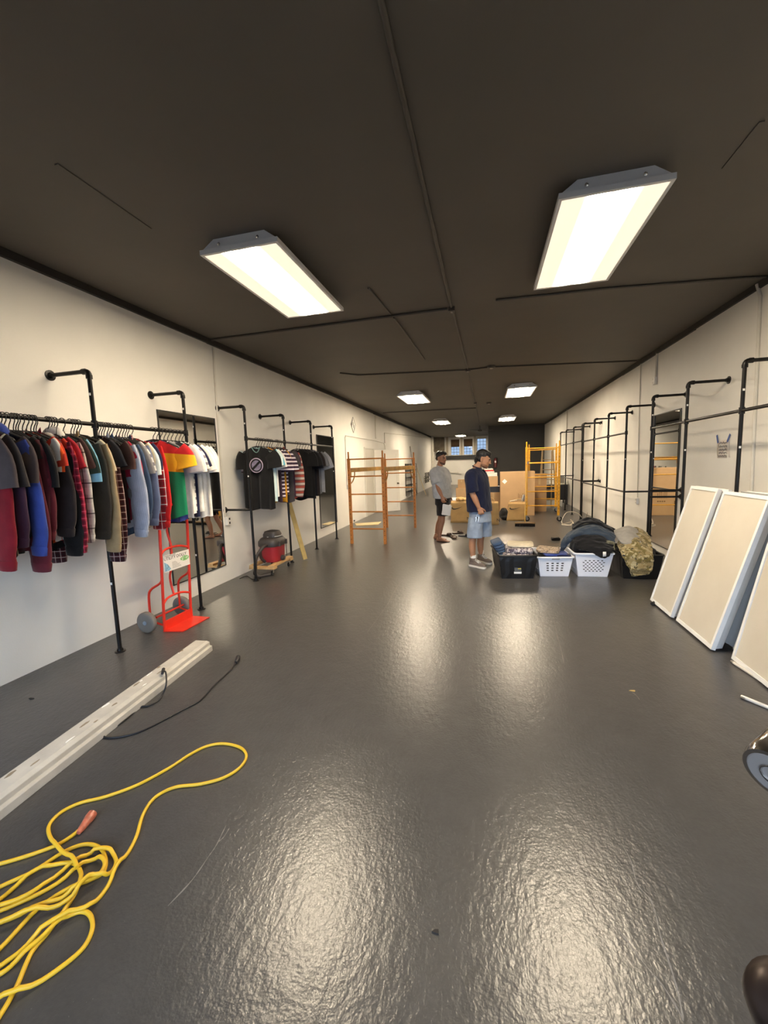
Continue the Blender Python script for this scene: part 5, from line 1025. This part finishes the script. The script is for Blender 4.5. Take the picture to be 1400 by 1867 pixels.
# ================================================================ people
def ering(c, f, s, a, b, n=22, p=1.):
    return [Vector(c) + f*(a*math.copysign(abs(math.cos(q))**p, math.cos(q))) + s*(b*math.copysign(abs(math.sin(q))**p, math.sin(q))) for q in (2*PI*k/n for k in range(n))]
def limb(g, P, r, n=14, sub=5):
    pts = catmull(P, sub); m = len(P)-1; rs = []
    for i in range(len(pts)):
        s = i/sub; k = min(int(s), m-1); f = s-k; f = f*f*(3-2*f); rs.append(r[k]*(1-f)+r[k+1]*f)
    g.tube(pts, rs, n)
def hand(g, wr, d, nrm, th, curl=.5, sc=1.):
    d = d.normalized(); th = (th-d*th.dot(d)).normalized(); nrm = (nrm-d*nrm.dot(d)-th*nrm.dot(th)).normalized(); tips = []
    rings = [ering(wr+d*(x*sc), th, nrm, a*sc, b*sc, 14, .8) for x, a, b in ((-.02, .027, .021), (.0, .028, .020), (.03, .036, .020), (.06, .043, .018), (.088, .042, .014))]
    g.loft(rings)
    for o, L in ((.0325, .072), (.011, .082), (-.0105, .076), (-.031, .058)):
        p = wr+d*(.078*sc)+th*(o*sc); ang = 0.; pts = [p]
        for k, fr in enumerate((.46, .30, .24)):
            ang += curl*(1.0 if k else .75); v = d*math.cos(ang)+nrm*math.sin(ang); p = p+v*(L*fr*sc); pts.append(p)
        g.tube(pts, [.0095*sc, .0085*sc, .0078*sc, .0062*sc], 8); tips.append(p)
    p = wr+d*(.018*sc)+th*(.028*sc); v1 = (d*.72+th*.62+nrm*.25).normalized(); v2 = (d*.9+th*.12+nrm*.5).normalized()
    g.tube([p, p+v1*(.042*sc), p+v1*(.042*sc)+v2*(.03*sc), p+v1*(.042*sc)+v2*(.052*sc)], [.014*sc, .011*sc, .0095*sc, .007*sc], 8)
    return tips
def head(g, c, f, yaw_up, sc=1.):
    f = f.normalized(); s = Vector((0, 0, 1)).cross(f).normalized(); u = f.cross(s); H = Matrix((f, s, u)).transposed()
    E_ = lambda p, r: g.ell(c+H @ (Vector(p)*sc), [x*sc for x in r], H, 18, 12)
    E_((-.018, 0, .032), (.097, .076, .092)); E_((.025, 0, -.025), (.072, .066, .088)); E_((.048, 0, -.085), (.042, .046, .034)); E_((.070, 0, -.105), (.022, .026, .017))
    E_((.030, .035, -.07), (.05, .024, .035)); E_((.030, -.035, -.07), (.05, .024, .035)); E_((.088, 0, .018), (.015, .050, .011)); E_((.100, 0, -.012), (.013, .011, .028)); E_((.113, 0, -.033), (.013, .013, .011)); E_((.105, .011, -.037), (.01, .009, .008)); E_((.105, -.011, -.037), (.01, .009, .008))
    E_((.090, 0, -.062), (.011, .022, .006)); E_((.088, 0, -.073), (.012, .020, .007)); E_((.070, .036, -.022), (.02, .02, .018)); E_((.070, -.036, -.022), (.02, .02, .018))
    for k in (-1, 1): E_((-.008, k*.077, -.012), (.017, .009, .031)); E_((-.012, k*.083, .004), (.015, .006, .018))
    return H
def face_parts(t, B, c, H, brow, sc=1., beard=None):
    M_EYE = mat('eye_white', '#a59a8e', .3); M_IRIS = mat('eye_brown', '#2c1c13', .2)
    for k in (-1, 1):
        e = G().ell(c-B+H @ (Vector((.083, k*.031, .000))*sc), (.0085, .0125, .0055), H, 12, 8).build('eye', M_EYE, t, 179); G().ell(c-B+H @ (Vector((.0905, k*.031, -.001))*sc), (.004, .0062, .006), H, 10, 6).build('iris', M_IRIS, e, 179)
        G().tube([c-B+H @ (Vector(p)*sc) for p in ((.100, k*.014, .016), (.100, k*.032, .021), (.088, k*.050, .017))], [.005, .0055, .003], 8).build('eyebrow', brow, t, 179)
    G().ell(c-B+H @ (Vector((.0975, 0, -.067))*sc), (.005, .019, .0055), H, 12, 6).build('lips', mat('lip_tone', '#8c5348', .5), t, 179)
    if beard:
        g = G(); E_ = lambda p, r: g.ell(c-B+H @ (Vector(p)*sc), r, H, 18, 12)
        E_((.048, 0, -.089), (.045, .0485, .034)); E_((.071, 0, -.107), (.0235, .0275, .0185)); E_((.030, .035, -.075), (.050, .0255, .033)); E_((.030, -.035, -.075), (.050, .0255, .033)); E_((.094, 0, -.0535), (.010, .026, .004))
        remesh(g, 'beard', beard, t, .005, 2)
def shoe_pair_part(t, B, heel, toe, up_, sole, lace, high=.13, nm='shoe'):
    d = (toe-heel); L = d.length; d.normalize(); s = Vector((-d.y, d.x, 0)); sh = []
    W = [(0, .030), (.06, .037), (.25, .038), (.5, .037), (.72, .047), (.88, .043), (.97, .028), (1.0, .012)]
    g = G(); rings = []
    for x, w_ in W: rings.append([heel-B+d*(x*L)+s*(w_*a)+Vector((0, 0, z)) for a, z in ((-1, .001), (-1.06, .015), (-1, .03), (1, .03), (1.06, .015), (1, .001))])
    g.loft(rings); o = g.build('shoe_sole', sole, t, 60)
    g = G(); Hh = [(0.0, .055), (.06, .07), (.25, .075), (.5, .07), (.72, .055), (.88, .047), (.97, .036)]
    rings = [[heel-B+d*(x*L+.004)+s*(w_*.93*math.cos(a))+Vector((0, 0, .026+h*max(0, math.sin(a))-(.01 if math.sin(a) < 0 else 0))) for a in (2*PI*k/18 for k in range(18))] for (x, h), (_, w_) in zip(Hh, W)]
    g.loft(rings); c = heel-B+d*(.27*L)
    g.loft([ering(c+d*o_+Vector((0, 0, z)), d, s, a, b, 18) for z, a, b, o_ in ((.03, .085, .036, .0), (.075, .072, .036, -.005), (.105, .062, .046, -.012), (high, .057, .048, -.015))])
    o = remesh(g, nm, up_, t, .006, 2)
    g = G()
    for k in range(6):
        x = .40+.055*k; h = .108-.0085*k*1.4 if high > .11 else .09-.006*k; w_ = .026; q = heel-B+d*(x*L); z = [.128, .116, .107, .099, .092, .086][k]
        g.tube([q-s*w_+Vector((0, 0, z-.022)), q-s*w_*.4+d*.008+Vector((0, 0, z-.003)), q+s*w_*.4-d*.004+Vector((0, 0, z-.003)), q+s*w_+Vector((0, 0, z-.022))], .0035, 6)
    g.build('laces', lace, t, 60)
M_SK1 = mat('skin_tan', '#ad7d5e', .55, var=.05, vscale=20); M_SK2 = mat('skin_brown', '#9c6d52', .55, var=.05, vscale=20); M_HAIR = mat('black_hair', '#120e0c', .5, bump=.8, bscale=90, bdist=.004)
M_HAIR2 = mat('dark_brown_hair', '#1d1410', .5, bump=.8, bscale=90, bdist=.004); M_BEARD = mat('stubble', '#835c45', .7); M_BEARD2 = mat('dark_stubble', '#5a3d2f', .7)
UP = Vector((0, 0, 1))
# ---------------------------------------------------------------- man in navy
Y0 = 6.13; f = Vector((math.cos(-.32), math.sin(-.32), 0)); s = Vector((-f.y, f.x, 0)); B = Vector((-.09, Y0, 0))
t = thing('person', 'man in navy tee and pale blue shorts looking down at the totes', 'person', B)
W_ = lambda x, y, Y: py(x, y, Y)-B
g = G()
pel, che, nk, hc = W_(875, 944, Y0), W_(871, 885, Y0), W_(869, 853, Y0), W_(881.5, 837, Y0-.01)
g.loft([ering(c_, f, s, a, b) for c_, a, b in ((pel-UP*.06, .07, .12), (pel, .09, .14), (pel*.5+che*.5, .085, .125), (che, .115, .16), (W_(868, 866, Y0), .10, .17), (W_(868, 858, Y0), .06, .10))])
limb(g, [W_(867, 862, Y0), nk+UP*.0, W_(874, 846, Y0), hc-UP*.04], [.07, .058, .055, .05])
fh = Vector((math.cos(-.22)*math.cos(.30), math.sin(-.22)*math.cos(.30), -math.sin(.30))); H = head(g, hc, fh, 0)
# near arm (right), far arm
sr, el, wr = W_(860, 867, 5.93), W_(861, 899, 5.88), W_(873, 926, 5.90)
limb(g, [sr, W_(858, 882, 5.89), el, W_(866, 910, 5.885), wr], [.058, .048, .041, .042, .028])
hd = (wr-el).normalized(); tips = hand(g, wr, (hd+Vector((.1, 0, -.35))), Vector((-.25, .95, 0)), Vector((1, -.1, .2)), .95)
sl, el2, wr2 = W_(878, 867, 6.33), W_(883, 897, 6.38), W_(888, 922, 6.36)
limb(g, [sl, W_(881, 882, 6.37), el2, W_(886, 910, 6.38), wr2], [.055, .046, .04, .04, .028]); hand(g, wr2, Vector((.3, 0, -1)), Vector((0, -1, 0)), Vector((1, 0, 0)), .5)
SHOES = [(h_, to_, h_+(to_-h_)*.22+UP*.12-B) for h_, to_ in ((fl(856.5, 1031.5), fl(885.5, 1037.5)), (fl(871.5, 1023), fl(896, 1029.5)))]
for hip, kn, an, tb in ((W_(866, 946, 6.03), W_(862, 980, 6.03), SHOES[0][2]-UP*.03, 1), (W_(883, 946, 6.22), W_(877, 978, 6.27), SHOES[1][2]-UP*.03, 1)):
    limb(g, [hip, hip*.5+kn*.5, kn, kn*.62+an*.38-f*.012, an], [.072, .064, .052, .050, .030])
    g.ell(an-UP*.06+f*.02, (.05, .025, .03), Matrix((f, s, UP)).transposed())
remesh(g, 'body', M_SK1, t, .0055, 3)
face_parts(t, B, hc+B, H, M_HAIR, 1., M_BEARD)
g = G(); E_ = lambda p, r: g.ell(hc+H @ Vector(p), r, H, 20, 12)
E_((-.030, 0, .055), (.098, .083, .085)); E_((.025, 0, .100), (.060, .064, .030)); E_((.062, 0, .080), (.026, .052, .024)); E_((.076, -.005, .060), (.013, .044, .018)); E_((-.090, 0, -.02), (.036, .066, .075)); E_((-.078, 0, -.085), (.024, .052, .04)); E_((-.035, .05, .0), (.05, .034, .05)); E_((-.040, -.05, .0), (.046, .034, .05))
remesh(g, 'hair', M_HAIR, t, .006, 2, wrinkle=.005, wscale=40)
M_NAVY = F('cloth_person_navy', '#161b33'); M_SHORT = F('cloth_pale_blue_shorts', '#8f9bac')
g = G()
g.loft([ering(c_, f, s, a, b, 26, .9) for c_, a, b in ((W_(874, 931, Y0), .172, .245), (W_(873, 915, Y0), .168, .245), (W_(871.5, 895, Y0), .165, .24), (W_(870, 878, Y0), .155, .235), (W_(867.5, 865, Y0), .125, .215), (W_(867, 858, Y0), .092, .145), (W_(868, 853.5, Y0), .066, .075))])
for P_, r in (((W_(863, 863, 6.0), W_(859, 870, 5.94), W_(859, 884, 5.895), W_(862, 898, 5.88)), (.085, .092, .088, .084)), ((W_(875, 863, 6.25), W_(879, 870, 6.32), W_(881, 884, 6.36), W_(883, 897, 6.37)), (.085, .09, .085, .082))): limb(g, P_, r, 16)
remesh(g, 'tee_shirt', M_NAVY, t, .009, 2, wrinkle=.013, wscale=9)
G().tube([p for p in ering(W_(869.5, 851.5, Y0), (f+UP*-.35).normalized(), s, .064, .068, 24)], .008, 8, closed=True).build('neckband', M_NAVY, t, 60)
g = G(); g.loft([ering(c_, f, s, a, b) for c_, a, b in ((W_(874, 924, Y0), .14, .185), (W_(875, 936, Y0), .155, .20), (W_(876, 950, Y0), .155, .20))])
for P_ in ((W_(868, 944, 6.05), W_(866, 962, 6.03), W_(865, 980, 6.03)), (W_(882, 944, 6.21), W_(883, 962, 6.23), W_(883, 977, 6.25))):
    rings = [ering(c_, f, s, a, b) for c_, a, b in zip(P_, (.115, .112, .110), (.10, .105, .105))]; g.loft(rings)
remesh(g, 'shorts', M_SHORT, t, .009, 2, wrinkle=.010, wscale=11)
M_SOCK = mat('white_sock', '#e3ded8', .9); M_CANV = mat('brown_grey_canvas', '#6e6057', .8, var=.08, vscale=40); M_RUB = mat('white_rubber', '#dcd5c8', .5)
for h_, to_, an in SHOES:
    G().loft([ering(an+UP*z, f, s, a, a*.95, 16) for z, a in ((-.04, .034), (.0, .040), (.05, .045), (.055, .043))]).build('sock', M_SOCK, t, 60); shoe_pair_part(t, B, h_, to_, M_CANV, M_RUB, M_STICK)
# keys in his hand
k = thing('key_bunch', 'bunch of silver and black keys hanging from the man in navy\'s hand', 'keys', B+W_(871, 940, 5.83)); kb = W_(871, 938, 5.89)
G().tube([Vector((.016*math.cos(a), 0, .016*math.sin(a))) for a in [2*PI*q/20 for q in range(20)]], .0025, 6, closed=True).build('key_ring', M_CHR, k, 60)
for i, (dx, m_) in enumerate(((-.02, M_CHR), (-.004, M_BLK), (.010, M_CHR))):
    o = G().prism([(dx, 0, -.014), (dx-.012, 0, -.024), (dx-.012, 0, -.036), (dx-.004, 0, -.042), (dx-.012, 0, -.085), (dx-.005, 0, -.088), (dx+.004, 0, -.042), (dx+.010, 0, -.032), (dx+.008, 0, -.02)], (0, .003, 0)).build('key', m_, k)
# ---------------------------------------------------------------- man in grey
Y0 = 8.03; f = Vector((math.cos(-.45), math.sin(-.45), 0)); s = Vector((-f.y, f.x, 0)); B = Vector((-.90, Y0, 0))
t = thing('person', 'barefoot man in light grey tee and black shorts holding white papers', 'person', B)
g = G(); pel, che, nk, hc = W_(807, 914, Y0), W_(803, 872, Y0), W_(801.5, 850, Y0), W_(804.5, 835.5, Y0)
g.loft([ering(c_, f, s, a, b) for c_, a, b in ((pel-UP*.06, .09, .15), (pel, .11, .165), (pel*.5+che*.5, .095, .14), (che, .115, .165), (W_(801, 859, Y0), .10, .175), (W_(801, 853, Y0), .06, .10))])
limb(g, [W_(801, 857, Y0), nk, W_(802.5, 845, Y0), hc-UP*.04], [.07, .06, .056, .05])
fh = Vector((math.cos(-.62)*math.cos(.10), math.sin(-.62)*math.cos(.10), -math.sin(.10))); H = head(g, hc, fh, 0, 1.03)
sr, el, wr = W_(791, 860, 7.90), W_(796, 884, 7.85), W_(806, 906, 7.80)
limb(g, [sr, W_(792, 872, 7.86), el, W_(800.5, 894, 7.82), wr], [.058, .048, .041, .041, .028])
hand(g, wr, (wr-el).normalized()+Vector((0, 0, -.5)), Vector((.2, .95, 0)), Vector((1, -.3, .1)), .75)
sl, el2, wr2 = W_(811, 861, 8.22), W_(817, 884, 8.27), W_(818, 905, 8.18)
limb(g, [sl, W_(815, 872, 8.26), el2, W_(818, 894, 8.25), wr2], [.055, .046, .04, .04, .028]); hand(g, wr2, Vector((.1, 0, -1)), Vector((0, -1, 0)), Vector((1, 0, 0)), .5)
ft = Vector((math.cos(-.35), math.sin(-.35), 0)); fs = Vector((-ft.y, ft.x, 0)); Mf = Matrix((ft, fs, UP)).transposed()
for hip, kn, an, gz in ((W_(804, 918, 7.95), W_(806, 948, 7.95), W_(801, 979, 7.97), fl(800, 987)), (W_(808, 918, 8.14), W_(803, 946, 8.2), W_(795.5, 974, 8.27), fl(794.5, 983))):
    limb(g, [hip, hip*.5+kn*.5, kn, kn*.62+an*.38-f*.012, an], [.09, .074, .056, .055, .036])
    a0 = Vector((gz.x, gz.y, 0))-B
    g.loft([[a0+ft*x+fs*(w_*math.cos(q))+UP*(max(.0, zc+h_*math.sin(q))) for q in (2*PI*k_/16 for k_ in range(16))] for x, w_, h_, zc in ((-.045, .02, .02, .025), (-.03, .032, .04, .036), (.02, .035, .05, .045), (.08, .038, .034, .032), (.14, .045, .022, .022), (.18, .044, .016, .016), (.20, .03, .010, .011))])
    limb(g, [an, a0+UP*.07+ft*.0], [.036, .036])
    for k_, (o_, l_) in enumerate(((.034, .045), (.015, .042), (-.002, .036), (-.018, .03), (-.032, .022))): q_ = a0+ft*.185+fs*o_+UP*.012; g.tube([q_-ft*.02, q_+ft*(l_*.5), q_+ft*(l_*.9)], [.011, .0105, .007] if k_ == 0 else [.008, .0078, .005], 8)
remesh(g, 'body', M_SK2, t, .0055, 3); face_parts(t, B, hc+B, H, M_HAIR2, 1.03, M_BEARD2)
g = G(); E_ = lambda p, r: g.ell(hc+H @ (Vector(p)*1.03), [x*1.04 for x in r], H, 20, 12)
E_((-.028, 0, .060), (.096, .083, .080)); E_((.030, 0, .100), (.06, .068, .036)); E_((.062, .02, .090), (.034, .046, .028)); E_((-.082, 0, .0), (.034, .064, .05)); E_((-.030, .052, .012), (.05, .032, .046)); E_((-.034, -.052, .012), (.048, .032, .046))
remesh(g, 'hair', M_HAIR2, t, .006, 2, wrinkle=.006, wscale=40)
M_GREY = F('cloth_person_grey', '#acacac'); M_BSH = F('cloth_black_shorts', '#211d1d'); g = G()
g.loft([ering(c_, f, s, a, b, 26, .9) for c_, a, b in ((W_(807, 908, Y0), .16, .235), (W_(806, 897, Y0), .158, .235), (W_(804.5, 882, Y0), .155, .23), (W_(803, 871, Y0), .15, .225), (W_(801, 860, Y0), .12, .215), (W_(801, 854, Y0), .09, .145), (W_(801.5, 850.5, Y0), .068, .076))])
for P_, r in (((W_(796, 858, 7.95), W_(791, 863, 7.89), W_(792, 872, 7.86), W_(795, 881, 7.85)), (.085, .09, .09, .088)), ((W_(807, 858, 8.16), W_(812, 863, 8.22), W_(815, 872, 8.25), W_(817, 881, 8.26)), (.085, .09, .088, .085))): limb(g, P_, r, 16)
remesh(g, 'tee_shirt', M_GREY, t, .009, 2, wrinkle=.014, wscale=9)
G().tube([p for p in ering(W_(802, 849.5, Y0), (f+UP*-.35).normalized(), s, .066, .07, 24)], .008, 8, closed=True).build('neckband', M_GREY, t, 60)
g = G(); g.loft([ering(c_, f, s, a, b) for c_, a, b in ((W_(806, 902, Y0), .12, .17), (W_(807, 910, Y0), .135, .185), (W_(807.5, 920, Y0), .14, .19))])
for P_ in ((W_(805, 916, 7.95), W_(806, 927, 7.94), W_(807, 940, 7.94)), (W_(809, 916, 8.13), W_(808, 927, 8.16), W_(808, 938, 8.18))): g.loft([ering(c_, f, s, a, b) for c_, a, b in zip(P_, (.12, .118, .112), (.105, .108, .105))])
remesh(g, 'shorts', M_BSH, t, .009, 2, wrinkle=.010, wscale=11)
pb = py(814, 930, 7.74); k = thing('paper_stack', 'folded white papers held in the hand of the man in grey', 'paper', pb)
for i in range(3): G().box((0, .012*i, 0), (.17, .006, .20), Matrix.Rotation(.10+.05*i, 3, 'Y') @ Matrix.Rotation(-.25, 3, 'Z')).build('sheet', M_WPAP, k)
